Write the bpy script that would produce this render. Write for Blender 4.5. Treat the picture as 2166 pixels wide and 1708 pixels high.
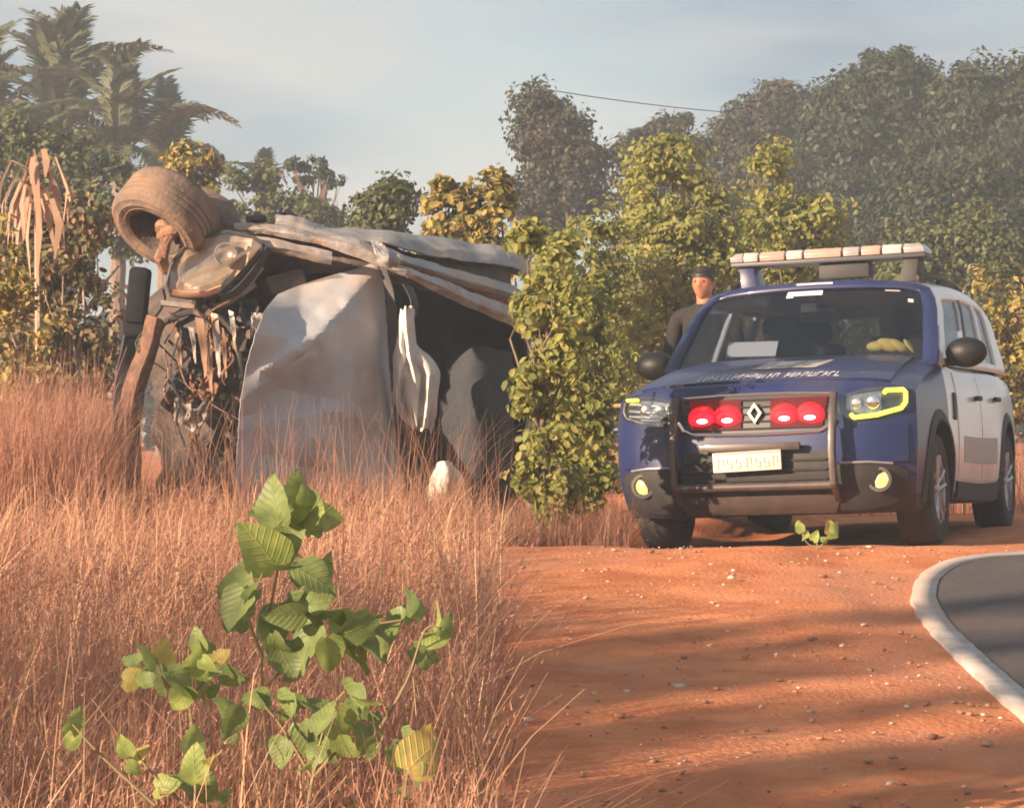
import bpy, bmesh, math, random
import numpy as np
from mathutils import Vector, Matrix, noise

for _o in list(bpy.data.objects):
    bpy.data.objects.remove(_o)
S = bpy.context.scene
COL = S.collection
R = math.radians

# ------------------------------------------------------------------ camera
VEIL = 0.0027  # density of the added glare-imitating air
EYE, F, CX, HY = 1.6, 5475.0, 1083.0, 917.0
cam_d = bpy.data.cameras.new('camera')
cam = bpy.data.objects.new('camera', cam_d)
COL.objects.link(cam)
cam.location = (0, 0, EYE)
cam.rotation_euler = (R(90.66), 0, 0)
cam_d.sensor_width = 36.0
cam_d.lens = 91.0
cam_d.clip_start = 0.05
cam_d.clip_end = 3000
S.camera = cam

# ------------------------------------------------------------------ sky + sun
SUN_AZ = R(54)       # light travels towards +x and +y, turned this far from +y
SUN_EL = R(15.5)
trav = Vector((math.sin(SUN_AZ) * math.cos(SUN_EL), math.cos(SUN_AZ) * math.cos(SUN_EL), -math.sin(SUN_EL)))
wd = bpy.data.worlds.new('World')
S.world = wd
wd.use_nodes = True
wn = wd.node_tree.nodes
wl = wd.node_tree.links
wn.clear()
w_out = wn.new('ShaderNodeOutputWorld')
w_bg = wn.new('ShaderNodeBackground')
w_sky = wn.new('ShaderNodeTexSky')
w_sky.sky_type = 'NISHITA'
w_sky.sun_disc = False
w_sky.sun_elevation = SUN_EL
w_sky.sun_rotation = math.atan2(-trav.x, -trav.y)
w_sky.air_density = 1.0
w_sky.dust_density = 1.0
w_sky.ozone_density = 1.0
w_tc = wn.new('ShaderNodeTexCoord')
w_map = wn.new('ShaderNodeMapping')
w_map.inputs['Scale'].default_value = (1.0, 1.0, 2.6)
w_map.inputs['Rotation'].default_value = (0.10, -0.22, 0.4)
w_n1 = wn.new('ShaderNodeTexNoise')
w_n1.inputs['Scale'].default_value = 7.0
w_n1.inputs['Detail'].default_value = 5.0
w_n1.inputs['Roughness'].default_value = 0.5
w_n1.inputs['Distortion'].default_value = 0.35
w_rmp = wn.new('ShaderNodeValToRGB')
w_rmp.color_ramp.elements[0].position = 0.36
w_rmp.color_ramp.elements[0].color = (0.45, 0.45, 0.45, 1)
w_rmp.color_ramp.elements[1].position = 0.64
w_rmp.color_ramp.elements[1].color = (0.95, 0.95, 0.95, 1)
w_mix = wn.new('ShaderNodeMix')
w_mix.data_type = 'RGBA'
w_n2 = wn.new('ShaderNodeTexNoise')
w_n2.inputs['Scale'].default_value = 4.0
w_n2.inputs['Detail'].default_value = 4.0
w_map2 = wn.new('ShaderNodeMapping')
w_map2.inputs['Scale'].default_value = (1.0, 1.0, 4.5)
w_map2.inputs['Rotation'].default_value = (0.05, 0.12, 1.3)
w_map2.inputs['Location'].default_value = (0.35, 0.1, 0.2)
w_r2 = wn.new('ShaderNodeValToRGB')               # thin evening cloud: cream where lit, blue grey beneath, in the sky texture's own units
w_r2.color_ramp.elements[0].position = 0.40
w_r2.color_ramp.elements[0].color = (0.315, 0.385, 0.455, 1)
w_r2.color_ramp.elements[1].position = 0.62
w_r2.color_ramp.elements[1].color = (0.66, 0.635, 0.60, 1)
w_sc = wn.new('ShaderNodeVectorMath')
w_sc.operation = 'SCALE'
w_sc.inputs['Scale'].default_value = 7.4
wl.new(w_tc.outputs['Generated'], w_map2.inputs['Vector'])
wl.new(w_map2.outputs['Vector'], w_n2.inputs['Vector'])
wl.new(w_n2.outputs['Fac'], w_r2.inputs['Fac'])
wl.new(w_r2.outputs['Color'], w_sc.inputs[0])
wl.new(w_sc.outputs['Vector'], w_mix.inputs['B'])
wl.new(w_tc.outputs['Generated'], w_map.inputs['Vector'])
wl.new(w_map.outputs['Vector'], w_n1.inputs['Vector'])
wl.new(w_n1.outputs['Fac'], w_rmp.inputs['Fac'])
wl.new(w_rmp.outputs['Color'], w_mix.inputs['Factor'])
wl.new(w_sky.outputs['Color'], w_mix.inputs['A'])
wl.new(w_mix.outputs['Result'], w_bg.inputs['Color'])
w_bg.inputs['Strength'].default_value = 0.052
wl.new(w_bg.outputs['Background'], w_out.inputs['Surface'])

sun_d = bpy.data.lights.new('sun', 'SUN')
sun_d.energy = 5.0
sun_d.angle = R(0.6)
sun_d.color = (1.0, 0.73, 0.50)
sun = bpy.data.objects.new('sun', sun_d)
COL.objects.link(sun)
sun.rotation_euler = trav.to_track_quat('-Z', 'Y').to_euler()
sun.location = (-20, -20, 20)

vs = S.view_settings
vs.view_transform = 'Standard'
vs.look = 'None'
vs.gamma = 1.0
vs.use_curve_mapping = False
vs.exposure = 1.5
S.cycles.use_denoising = True
S.cycles.max_bounces = 5
S.cycles.diffuse_bounces = 2
S.cycles.glossy_bounces = 3
S.cycles.transmission_bounces = 3
S.cycles.transparent_max_bounces = 12
S.cycles.volume_bounces = 0
S.cycles.filter_width = 1.8

# ------------------------------------------------------------------ helpers
rng = np.random.default_rng(7)
random.seed(7)


def at(px, py, d):
    """the point seen at (px, py) of the 2166 px wide view, d metres in front of the camera"""
    return Vector(((px - CX) / F * d, d, EYE + (HY - py) / F * d))


def ss(a, b, t):
    t = np.clip((np.asarray(t, float) - a) / (b - a), 0, 1)
    return t * t * (3 - 2 * t)


def ground_z(x, y):
    x = np.asarray(x, float)
    y = np.asarray(y, float)
    yc = np.clip(y, -6, None)
    left = 0.05 + 0.0715 * np.minimum(yc, 14) + 0.03 * ss(14, 60, y)
    right = (0.14 + 0.0642 * np.minimum(yc, 13.5) - 0.10 * ss(13.5, 14.6, y) + 0.28 * ss(19.5, 27, y) + 0.14 * ss(16.2, 17.6, y) * (1 - ss(1.25, 1.6, x - 0.35 * (y - 17.5)))
             + 0.035 * np.clip(x - 1.9, -1.9, 3) * ss(14, 15, y) * (1 - ss(19, 22, y)))
    t = ss(-0.5, 0.12, x)
    return left * (1 - t) + right * t


def gz(x, y):
    return float(ground_z(x, y))


def ground_hit(px, py):
    d = 4.0
    while d < 60:
        p = at(px, py, d)
        if p.z <= gz(p.x, p.y):
            return p
        d += 0.01
    return p


def link(name, me, parent=None, mats=None, kind=None, smooth=True):
    o = bpy.data.objects.new(name, me)
    COL.objects.link(o)
    if mats is not None:
        for m in (mats if isinstance(mats, (list, tuple)) else [mats]):
            me.materials.append(m)
    if parent is not None:
        o.parent = parent
    if kind:
        o['kind'] = kind
    if smooth:
        me.polygons.foreach_set('use_smooth', [True] * len(me.polygons))
    return o


def tag(o, label, cat, group=None, kind=None):
    o['label'] = label
    o['category'] = cat
    if group:
        o['group'] = group
    if kind:
        o['kind'] = kind
    return o


def empty(name, loc, label, cat, group=None, rz=0.0):
    o = bpy.data.objects.new(name, None)
    o.empty_display_size = 0.2
    COL.objects.link(o)
    o.location = loc
    o.rotation_euler = (0, 0, rz)
    tag(o, label, cat, group)
    return o


def mesh_np(name, v, quads=None, tris=None):
    """fast mesh from numpy arrays of quads and / or triangles"""
    me = bpy.data.meshes.new(name)
    v = np.asarray(v, np.float32)
    nq = 0 if quads is None else len(quads)
    nt = 0 if tris is None else len(tris)
    me.vertices.add(len(v))
    me.vertices.foreach_set('co', v.ravel())
    parts, starts, tot = [], [], []
    c = 0
    if nq:
        parts.append(np.asarray(quads, np.int32).ravel())
        starts.append(np.arange(nq) * 4)
        tot.append(np.full(nq, 4))
        c = nq * 4
    if nt:
        parts.append(np.asarray(tris, np.int32).ravel())
        starts.append(c + np.arange(nt) * 3)
        tot.append(np.full(nt, 3))
    idx = np.concatenate(parts)
    me.loops.add(len(idx))
    me.loops.foreach_set('vertex_index', idx)
    me.polygons.add(nq + nt)
    me.polygons.foreach_set('loop_start', np.concatenate(starts).astype(np.int32))
    me.polygons.foreach_set('loop_total', np.concatenate(tot).astype(np.int32))
    me.update(calc_edges=True)
    me.validate()
    return me


class MB:
    """collects shapes and builds them as one mesh"""

    def __init__(s):
        s.v, s.f = [], []

    def add(s, vs, fs):
        o = len(s.v)
        s.v += [tuple(p) for p in vs]
        s.f += [tuple(i + o for i in f) for f in fs]

    def box(s, c, size, rot=None):
        hx, hy, hz = size[0] / 2, size[1] / 2, size[2] / 2
        pts = [Vector((sx * hx, sy * hy, sz * hz)) for sx in (-1, 1) for sy in (-1, 1) for sz in (-1, 1)]
        if rot is not None:
            pts = [rot @ p for p in pts]
        pts = [p + Vector(c) for p in pts]
        s.add(pts, [(0, 1, 3, 2), (4, 6, 7, 5), (0, 4, 5, 1), (2, 3, 7, 6), (0, 2, 6, 4), (1, 5, 7, 3)])

    def tube(s, pts, rad, n=8, cap=True):
        pts = [Vector(p) for p in pts]
        m = len(pts)
        if not hasattr(rad, '__len__'):
            rad = [rad] * m
        vs, fs = [], []
        up = Vector((0.13, 0.21, 0.97))
        for i, p in enumerate(pts):
            t = (pts[min(i + 1, m - 1)] - pts[max(i - 1, 0)])
            if t.length < 1e-9:
                t = Vector((0, 0, 1))
            t.normalize()
            a = t.cross(up)
            if a.length < 0.05:
                a = t.cross(Vector((1, 0, 0)))
            a.normalize()
            b = t.cross(a)
            for k in range(n):
                an = 2 * math.pi * k / n
                vs.append(p + (a * math.cos(an) + b * math.sin(an)) * rad[i])
        for i in range(m - 1):
            for k in range(n):
                k2 = (k + 1) % n
                fs.append((i * n + k, i * n + k2, (i + 1) * n + k2, (i + 1) * n + k))
        if cap:
            fs.append(tuple(range(n - 1, -1, -1)))
            fs.append(tuple((m - 1) * n + k for k in range(n)))
        s.add(vs, fs)

    def lathe(s, prof, axis_o, axis_d, n=32, close=False):
        """revolve (r, h) pairs about an axis"""
        d = Vector(axis_d).normalized()
        a = d.cross(Vector((0, 0, 1)))
        if a.length < 0.05:
            a = d.cross(Vector((1, 0, 0)))
        a.normalize()
        b = d.cross(a)
        vs, fs = [], []
        m = len(prof)
        for k in range(n):
            an = 2 * math.pi * k / n
            e = a * math.cos(an) + b * math.sin(an)
            for r, h in prof:
                vs.append(Vector(axis_o) + d * h + e * r)
        for k in range(n):
            k2 = (k + 1) % n
            for j in range(m if close else m - 1):
                j2 = (j + 1) % m
                fs.append((k * m + j, k * m + j2, k2 * m + j2, k2 * m + j))
        s.add(vs, fs)

    def ellipsoid(s, c, r, nu=14, nv=9, rot=None):
        vs, fs = [], []
        for j in range(nv + 1):
            th = math.pi * j / nv
            for i in range(nu):
                ph = 2 * math.pi * i / nu
                p = Vector((r[0] * math.sin(th) * math.cos(ph), r[1] * math.sin(th) * math.sin(ph), r[2] * math.cos(th)))
                if rot is not None:
                    p = rot @ p
                vs.append(p + Vector(c))
        for j in range(nv):
            for i in range(nu):
                i2 = (i + 1) % nu
                fs.append((j * nu + i, (j + 1) * nu + i, (j + 1) * nu + i2, j * nu + i2))
        s.add(vs, fs)

    def build(s, name, mats, parent=None, kind=None, smooth=True, sharp=35, bevel=0.0, org=None):
        me = bpy.data.meshes.new(name)
        vv = s.v if org is None else [tuple(Vector(p) - Vector(org)) for p in s.v]
        me.from_pydata(vv, [], s.f)
        bm = bmesh.new()
        bm.from_mesh(me)
        bmesh.ops.remove_doubles(bm, verts=bm.verts, dist=1e-5)
        if bevel:
            es = [e for e in bm.edges if len(e.link_faces) == 2 and e.calc_face_angle(0) > R(50)]
            bmesh.ops.bevel(bm, geom=es, offset=bevel, segments=2, affect='EDGES', profile=0.5)
        bmesh.ops.recalc_face_normals(bm, faces=bm.faces)
        bm.to_mesh(me)
        bm.free()
        o = link(name, me, parent, mats, kind, smooth)
        if smooth and sharp:
            me.set_sharp_from_angle(angle=R(sharp))
        if org is not None and parent is None:
            o.location = org
        return o


def crv(xs, ys, x):
    """smooth interpolation through a table"""
    xs = np.asarray(xs, float)
    ys = np.asarray(ys, float)
    m = np.gradient(ys, xs)
    x = np.clip(np.asarray(x, float), xs[0], xs[-1])
    i = np.clip(np.searchsorted(xs, x) - 1, 0, len(xs) - 2)
    h = xs[i + 1] - xs[i]
    t = (x - xs[i]) / h
    return ((2 * t ** 3 - 3 * t ** 2 + 1) * ys[i] + (t ** 3 - 2 * t ** 2 + t) * h * m[i]
            + (-2 * t ** 3 + 3 * t ** 2) * ys[i + 1] + (t ** 3 - t ** 2) * h * m[i + 1])


def lerp_t(xs, ys, x):
    return np.interp(x, xs, ys)


def sheet(rows, name, mats, parent, sub=5, fold=0.0, thick=0.006, crumple=0.0, wrinkle=0.0, wscale=6.0, org=None, sharp=40, closed=False):
    """a bent plate through rows of control points (Vectors)"""
    P = np.array([[tuple(p) for p in r] for r in rows], float)
    nr, nc = P.shape[:2]
    tr = np.linspace(0, nr - 1, (nr - 1) * sub + 1)
    tc = np.linspace(0, nc - 1, (nc - 1) * sub + 1)
    fi = lambda xs, ys, x: fold * np.interp(x, xs, ys) + (1 - fold) * crv(xs, ys, x)
    A = np.stack([fi(np.arange(nr), P[:, j, k], tr) for j in range(nc) for k in range(3)], 1).reshape(len(tr), nc, 3)
    B = np.stack([fi(np.arange(nc), A[i, :, k], tc) for i in range(len(tr)) for k in range(3)], 1)
    B = B.reshape(len(tc), len(tr), 3).transpose(1, 0, 2)
    a, b = len(tr), len(tc)
    v = B.reshape(-1, 3)
    du = np.gradient(B, axis=0).reshape(-1, 3)
    dv = np.gradient(B, axis=1).reshape(-1, 3)
    n = np.cross(du, dv)
    n /= np.maximum(np.linalg.norm(n, axis=1, keepdims=True), 1e-9)
    if wrinkle:
        w = np.array([noise.noise(Vector(p) * wscale) + 0.5 * abs(noise.noise(Vector(p) * wscale * 2.3)) for p in v])
        v = v + n * (w * wrinkle)[:, None]
    if crumple:
        w = np.array([abs(noise.noise(Vector(p) * 17.0)) + 0.6 * abs(noise.noise(Vector(p) * 34.0 + Vector((3, 1, 2)))) for p in v])
        v = v - n * ((w - 0.25) * crumple * 2.2)[:, None]
    q = [(i * b + j, i * b + j + 1, (i + 1) * b + j + 1, (i + 1) * b + j) for i in range(a - 1) for j in range(b - 1)]
    q = np.array(q)
    N = len(v)
    back = v - n * thick
    allv = np.concatenate([v, back])
    rim = ([(j, j + 1) for j in range(b - 1)] + [((a - 1) * b + j + 1, (a - 1) * b + j) for j in range(b - 1)]
           + [((i + 1) * b, i * b) for i in range(a - 1)] + [(i * b + b - 1, (i + 1) * b + b - 1) for i in range(a - 1)])
    rq = np.array([(p, p + N, r + N, r) for p, r in rim])
    if org is not None:
        allv = allv - np.array(tuple(org))
    me = mesh_np(name, allv, np.concatenate([q, q[:, ::-1] + N, rq]))
    bm = bmesh.new()
    bm.from_mesh(me)
    bmesh.ops.recalc_face_normals(bm, faces=bm.faces)
    bm.to_mesh(me)
    bm.free()
    o = link(name, me, parent, mats)
    me.set_sharp_from_angle(angle=R(sharp))
    return o


# ------------------------------------------------------------------ materials
def new_mat(name):
    m = bpy.data.materials.new(name)
    m.use_nodes = True
    nt = m.node_tree
    b = nt.nodes['Principled BSDF']
    return m, nt, b


def pm(name, c1, c2=None, scale=8.0, rough=0.6, metal=0.0, spec=0.5, bump=0.0, bscale=None, detail=6.0, coat=0.0,
       emit=None, estr=0.0, lo=0.35, hi=0.65, stretch=None, c3=None, scale3=2.0):
    m, nt, b = new_mat(name)
    b.inputs['Roughness'].default_value = rough
    b.inputs['Metallic'].default_value = metal
    b.inputs['Specular IOR Level'].default_value = spec
    b.inputs['Coat Weight'].default_value = coat
    b.inputs['Coat Roughness'].default_value = 0.08
    tc = nt.nodes.new('ShaderNodeTexCoord')
    vec = tc.outputs['Object']
    if stretch:
        mp = nt.nodes.new('ShaderNodeMapping')
        mp.inputs['Scale'].default_value = stretch
        nt.links.new(vec, mp.inputs['Vector'])
        vec = mp.outputs['Vector']
    if c2 is None:
        b.inputs['Base Color'].default_value = (*c1, 1)
    else:
        n = nt.nodes.new('ShaderNodeTexNoise')
        n.inputs['Scale'].default_value = scale
        n.inputs['Detail'].default_value = detail
        n.inputs['Roughness'].default_value = 0.62
        nt.links.new(vec, n.inputs['Vector'])
        r = nt.nodes.new('ShaderNodeValToRGB')
        r.color_ramp.elements[0].position = lo
        r.color_ramp.elements[0].color = (*c1, 1)
        r.color_ramp.elements[1].position = hi
        r.color_ramp.elements[1].color = (*c2, 1)
        nt.links.new(n.outputs['Fac'], r.inputs['Fac'])
        out = r.outputs['Color']
        if c3 is not None:
            n3 = nt.nodes.new('ShaderNodeTexNoise')
            n3.inputs['Scale'].default_value = scale3
            n3.inputs['Detail'].default_value = 5
            nt.links.new(vec, n3.inputs['Vector'])
            r3 = nt.nodes.new('ShaderNodeValToRGB')
            r3.color_ramp.elements[0].position = 0.48
            r3.color_ramp.elements[1].position = 0.66
            nt.links.new(n3.outputs['Fac'], r3.inputs['Fac'])
            mx = nt.nodes.new('ShaderNodeMix')
            mx.data_type = 'RGBA'
            nt.links.new(r3.outputs['Color'], mx.inputs['Factor'])
            nt.links.new(out, mx.inputs['A'])
            mx.inputs['B'].default_value = (*c3, 1)
            out = mx.outputs['Result']
        nt.links.new(out, b.inputs['Base Color'])
    if bump:
        nb = nt.nodes.new('ShaderNodeTexNoise')
        nb.inputs['Scale'].default_value = bscale or scale * 4
        nb.inputs['Detail'].default_value = 8
        nt.links.new(vec, nb.inputs['Vector'])
        bp = nt.nodes.new('ShaderNodeBump')
        bp.inputs['Strength'].default_value = bump
        bp.inputs['Distance'].default_value = 0.02
        nt.links.new(nb.outputs['Fac'], bp.inputs['Height'])
        nt.links.new(bp.outputs['Normal'], b.inputs['Normal'])
    if emit is not None:
        b.inputs['Emission Color'].default_value = (*emit, 1)
        b.inputs['Emission Strength'].default_value = estr
    return m


def leaf_mat(name, cols, trans=0.35, rough=0.55, patch_col=None, patch_scale=1.2):
    """each leaf or blade its own tone, light passing through"""
    m, nt, b = new_mat(name)
    g = nt.nodes.new('ShaderNodeNewGeometry')
    r = nt.nodes.new('ShaderNodeValToRGB')
    els = r.color_ramp.elements
    n = len(cols)
    els[0].position = 0
    els[0].color = (*cols[0], 1)
    els[1].position = 1
    els[1].color = (*cols[-1], 1)
    for i in range(1, n - 1):
        e = els.new(i / (n - 1))
        e.color = (*cols[i], 1)
    nt.links.new(g.outputs['Random Per Island'], r.inputs['Fac'])
    out = r.outputs['Color']
    if patch_col is not None:                       # stands of a different tone within the mass
        tc = nt.nodes.new('ShaderNodeTexCoord')
        nz = nt.nodes.new('ShaderNodeTexNoise')
        nz.inputs['Scale'].default_value = patch_scale
        nz.inputs['Detail'].default_value = 4
        nt.links.new(tc.outputs['Object'], nz.inputs['Vector'])
        mr = nt.nodes.new('ShaderNodeMapRange')
        mr.inputs['From Min'].default_value = 0.46
        mr.inputs['From Max'].default_value = 0.66
        mr.inputs['To Max'].default_value = 0.75
        nt.links.new(nz.outputs['Fac'], mr.inputs['Value'])
        mc = nt.nodes.new('ShaderNodeMix')
        mc.data_type = 'RGBA'
        nt.links.new(mr.outputs['Result'], mc.inputs['Factor'])
        nt.links.new(out, mc.inputs['A'])
        mc.inputs['B'].default_value = (*patch_col, 1)
        out = mc.outputs['Result']
    nt.links.new(out, b.inputs['Base Color'])
    b.inputs['Roughness'].default_value = rough
    b.inputs['Specular IOR Level'].default_value = 0.3
    t = nt.nodes.new('ShaderNodeBsdfTranslucent')
    nt.links.new(out, t.inputs['Color'])
    mx = nt.nodes.new('ShaderNodeMixShader')
    mx.inputs['Fac'].default_value = trans
    nt.links.new(b.outputs['BSDF'], mx.inputs[1])
    nt.links.new(t.outputs['BSDF'], mx.inputs[2])
    nt.links.new(mx.outputs['Shader'], nt.nodes['Material Output'].inputs['Surface'])
    return m


def glass_mat(name, tint=(0.55, 0.6, 0.62), refl=0.10):
    m, nt, b = new_mat(name)
    nt.nodes.remove(b)
    tr = nt.nodes.new('ShaderNodeBsdfTransparent')
    tr.inputs['Color'].default_value = (*tint, 1)
    gl = nt.nodes.new('ShaderNodeBsdfGlossy')
    gl.inputs['Roughness'].default_value = 0.04
    gl.inputs['Color'].default_value = (0.9, 0.92, 0.95, 1)
    lw = nt.nodes.new('ShaderNodeLayerWeight')
    lw.inputs['Blend'].default_value = 0.5
    fr = nt.nodes.new('ShaderNodeMath')
    fr.operation = 'POWER'
    fr.inputs[1].default_value = 5.0
    nt.links.new(lw.outputs['Facing'], fr.inputs[0])
    ad = nt.nodes.new('ShaderNodeMath')
    ad.operation = 'MULTIPLY_ADD'
    ad.inputs[1].default_value = 0.55
    ad.inputs[2].default_value = 0.025 + refl
    nt.links.new(fr.outputs['Value'], ad.inputs[0])
    mx = nt.nodes.new('ShaderNodeMixShader')
    nt.links.new(ad.outputs['Value'], mx.inputs['Fac'])
    nt.links.new(tr.outputs['BSDF'], mx.inputs[1])
    nt.links.new(gl.outputs['BSDF'], mx.inputs[2])
    nt.links.new(mx.outputs['Shader'], nt.nodes['Material Output'].inputs['Surface'])
    return m


def veined_mat(name, c1, c2, vein, trans=0.45):
    """broad leaf: mottled blade, pale midrib and side veins, in the blade's own coordinates"""
    m, nt, b = new_mat(name)
    L = nt.links
    tc = nt.nodes.new('ShaderNodeTexCoord')
    oi = nt.nodes.new('ShaderNodeObjectInfo')
    sp = nt.nodes.new('ShaderNodeSeparateXYZ')
    L.new(tc.outputs['Object'], sp.inputs['Vector'])
    ab = nt.nodes.new('ShaderNodeMath')
    ab.operation = 'ABSOLUTE'
    L.new(sp.outputs['Y'], ab.inputs[0])
    n = nt.nodes.new('ShaderNodeTexNoise')
    n.inputs['Scale'].default_value = 3.5
    n.inputs['Detail'].default_value = 5
    n.noise_dimensions = '4D'
    L.new(tc.outputs['Object'], n.inputs['Vector'])
    sc = nt.nodes.new('ShaderNodeMath')
    sc.operation = 'MULTIPLY'
    sc.inputs[1].default_value = 40
    L.new(oi.outputs['Random'], sc.inputs[0])
    L.new(sc.outputs['Value'], n.inputs['W'])
    r = nt.nodes.new('ShaderNodeValToRGB')
    r.color_ramp.elements[0].position = 0.32
    r.color_ramp.elements[0].color = (*c1, 1)
    r.color_ramp.elements[1].position = 0.68
    r.color_ramp.elements[1].color = (*c2, 1)
    L.new(n.outputs['Fac'], r.inputs['Fac'])
    # side veins: bands in x - 0.8 |y|
    mm = nt.nodes.new('ShaderNodeMath')
    mm.operation = 'MULTIPLY_ADD'
    mm.inputs[1].default_value = -0.8
    L.new(ab.outputs['Value'], mm.inputs[0])
    L.new(sp.outputs['X'], mm.inputs[2])
    fr = nt.nodes.new('ShaderNodeMath')
    fr.operation = 'PINGPONG'
    fr.inputs[1].default_value = 0.075
    L.new(mm.outputs['Value'], fr.inputs[0])
    mn = nt.nodes.new('ShaderNodeMath')
    mn.operation = 'MINIMUM'
    L.new(fr.outputs['Value'], mn.inputs[0])
    L.new(ab.outputs['Value'], mn.inputs[1])
    vr = nt.nodes.new('ShaderNodeMapRange')
    vr.inputs['From Min'].default_value = 0.004
    vr.inputs['From Max'].default_value = 0.022
    vr.inputs['To Min'].default_value = 0.38
    vr.inputs['To Max'].default_value = 0.0
    L.new(mn.outputs['Value'], vr.inputs['Value'])
    mx = nt.nodes.new('ShaderNodeMix')
    mx.data_type = 'RGBA'
    L.new(vr.outputs['Result'], mx.inputs['Factor'])
    L.new(r.outputs['Color'], mx.inputs['A'])
    mx.inputs['B'].default_value = (*vein, 1)
    L.new(mx.outputs['Result'], b.inputs['Base Color'])
    b.inputs['Roughness'].default_value = 0.5
    bp = nt.nodes.new('ShaderNodeBump')
    bp.inputs['Strength'].default_value = 0.5
    bp.inputs['Distance'].default_value = 0.01
    L.new(vr.outputs['Result'], bp.inputs['Height'])
    L.new(bp.outputs['Normal'], b.inputs['Normal'])
    t = nt.nodes.new('ShaderNodeBsdfTranslucent')
    L.new(mx.outputs['Result'], t.inputs['Color'])
    ms = nt.nodes.new('ShaderNodeMixShader')
    ms.inputs['Fac'].default_value = trans
    L.new(b.outputs['BSDF'], ms.inputs[1])
    L.new(t.outputs['BSDF'], ms.inputs[2])
    L.new(ms.outputs['Shader'], nt.nodes['Material Output'].inputs['Surface'])
    return m


M = {}
M['dirt'] = pm('red_dirt', (0.46, 0.155, 0.070), (0.66, 0.265, 0.125), 3.0, 0.95, spec=0.1, bump=0.5, bscale=45,
               c3=(0.50, 0.215, 0.125), scale3=0.9)
M['asphalt'] = pm('asphalt', (0.075, 0.068, 0.070), (0.115, 0.104, 0.102), 30, 0.85, spec=0.3, bump=0.6, bscale=260, c3=(0.14, 0.105, 0.09), scale3=1.2)
M['linepaint'] = pm('worn_line_paint', (0.36, 0.32, 0.29), (0.52, 0.48, 0.45), 9, 0.8, bump=0.3, bscale=120, c3=(0.44, 0.34, 0.29), scale3=1.5)
M['gravel'] = leaf_mat('gravel_stone', [(0.30, 0.12, 0.06), (0.42, 0.22, 0.14), (0.20, 0.11, 0.08), (0.62, 0.50, 0.42), (0.42, 0.20, 0.11)], 0.0, 0.9)
M['bark'] = pm('bark', (0.10, 0.075, 0.055), (0.22, 0.17, 0.13), 14, 0.9, bump=0.6, stretch=(1, 1, 0.2))
M['palebark'] = pm('pale_bark', (0.26, 0.19, 0.14), (0.42, 0.32, 0.25), 14, 0.9, bump=0.6, stretch=(1, 1, 0.2))
M['leaf_dark'] = leaf_mat('leaf_dark_green', [(0.022, 0.036, 0.016), (0.034, 0.050, 0.020), (0.026, 0.038, 0.017), (0.045, 0.058, 0.023), (0.052, 0.052, 0.026)], 0.25)
M['leaf_brown'] = leaf_mat('leaf_dull_brown', [(0.030, 0.037, 0.019), (0.046, 0.046, 0.024), (0.064, 0.052, 0.030), (0.036, 0.044, 0.021)], 0.25)
M['leaf_yellow'] = leaf_mat('leaf_yellow_green', [(0.22, 0.26, 0.08), (0.34, 0.36, 0.10), (0.16, 0.20, 0.07), (0.44, 0.42, 0.13), (0.28, 0.30, 0.09), (0.46, 0.40, 0.14)], 0.55)
M['leaf_gold'] = leaf_mat('leaf_gold_mixed', [(0.17, 0.18, 0.055), (0.34, 0.29, 0.075), (0.11, 0.125, 0.05), (0.50, 0.38, 0.10), (0.38, 0.24, 0.11)], 0.4)
M['leaf_mid'] = leaf_mat('leaf_mid_green', [(0.085, 0.108, 0.042), (0.12, 0.14, 0.052), (0.065, 0.085, 0.038), (0.17, 0.165, 0.06)], 0.35)
M['leaf_scrub'] = leaf_mat('leaf_dry_scrub', [(0.11, 0.11, 0.05), (0.17, 0.15, 0.07), (0.08, 0.085, 0.045), (0.28, 0.19, 0.10), (0.36, 0.22, 0.13)], 0.35)
M['palm'] = leaf_mat('palm_leaflet', [(0.075, 0.090, 0.052), (0.12, 0.125, 0.065), (0.09, 0.105, 0.058), (0.16, 0.15, 0.08)], 0.25)
M['deadleaf'] = leaf_mat('dead_leaf', [(0.36, 0.22, 0.15), (0.50, 0.33, 0.23), (0.28, 0.18, 0.13)], 0.35)
M['grass'] = leaf_mat('dry_red_grass', [(0.36, 0.165, 0.122), (0.50, 0.25, 0.18), (0.25, 0.125, 0.10), (0.57, 0.30, 0.21), (0.42, 0.19, 0.14), (0.50, 0.32, 0.20), (0.30, 0.20, 0.125)], 0.48, patch_col=(0.50, 0.29, 0.20))
M['straw'] = leaf_mat('pale_straw', [(0.50, 0.30, 0.18), (0.64, 0.42, 0.27), (0.42, 0.25, 0.15)], 0.3)
M['greengrass'] = leaf_mat('green_grass', [(0.14, 0.14, 0.05), (0.22, 0.19, 0.07), (0.10, 0.11, 0.04)], 0.35)
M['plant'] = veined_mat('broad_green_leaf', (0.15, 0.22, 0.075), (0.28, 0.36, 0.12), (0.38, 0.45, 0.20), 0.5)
M['plantlime'] = veined_mat('broad_lime_leaf', (0.22, 0.31, 0.085), (0.38, 0.46, 0.13), (0.46, 0.52, 0.22))  # lighter lime leaf colour
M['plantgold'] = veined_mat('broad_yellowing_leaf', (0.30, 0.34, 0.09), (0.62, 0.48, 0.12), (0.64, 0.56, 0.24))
M['stem'] = pm('green_stem', (0.17, 0.15, 0.07), (0.25, 0.18, 0.10), 20, 0.7)

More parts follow.
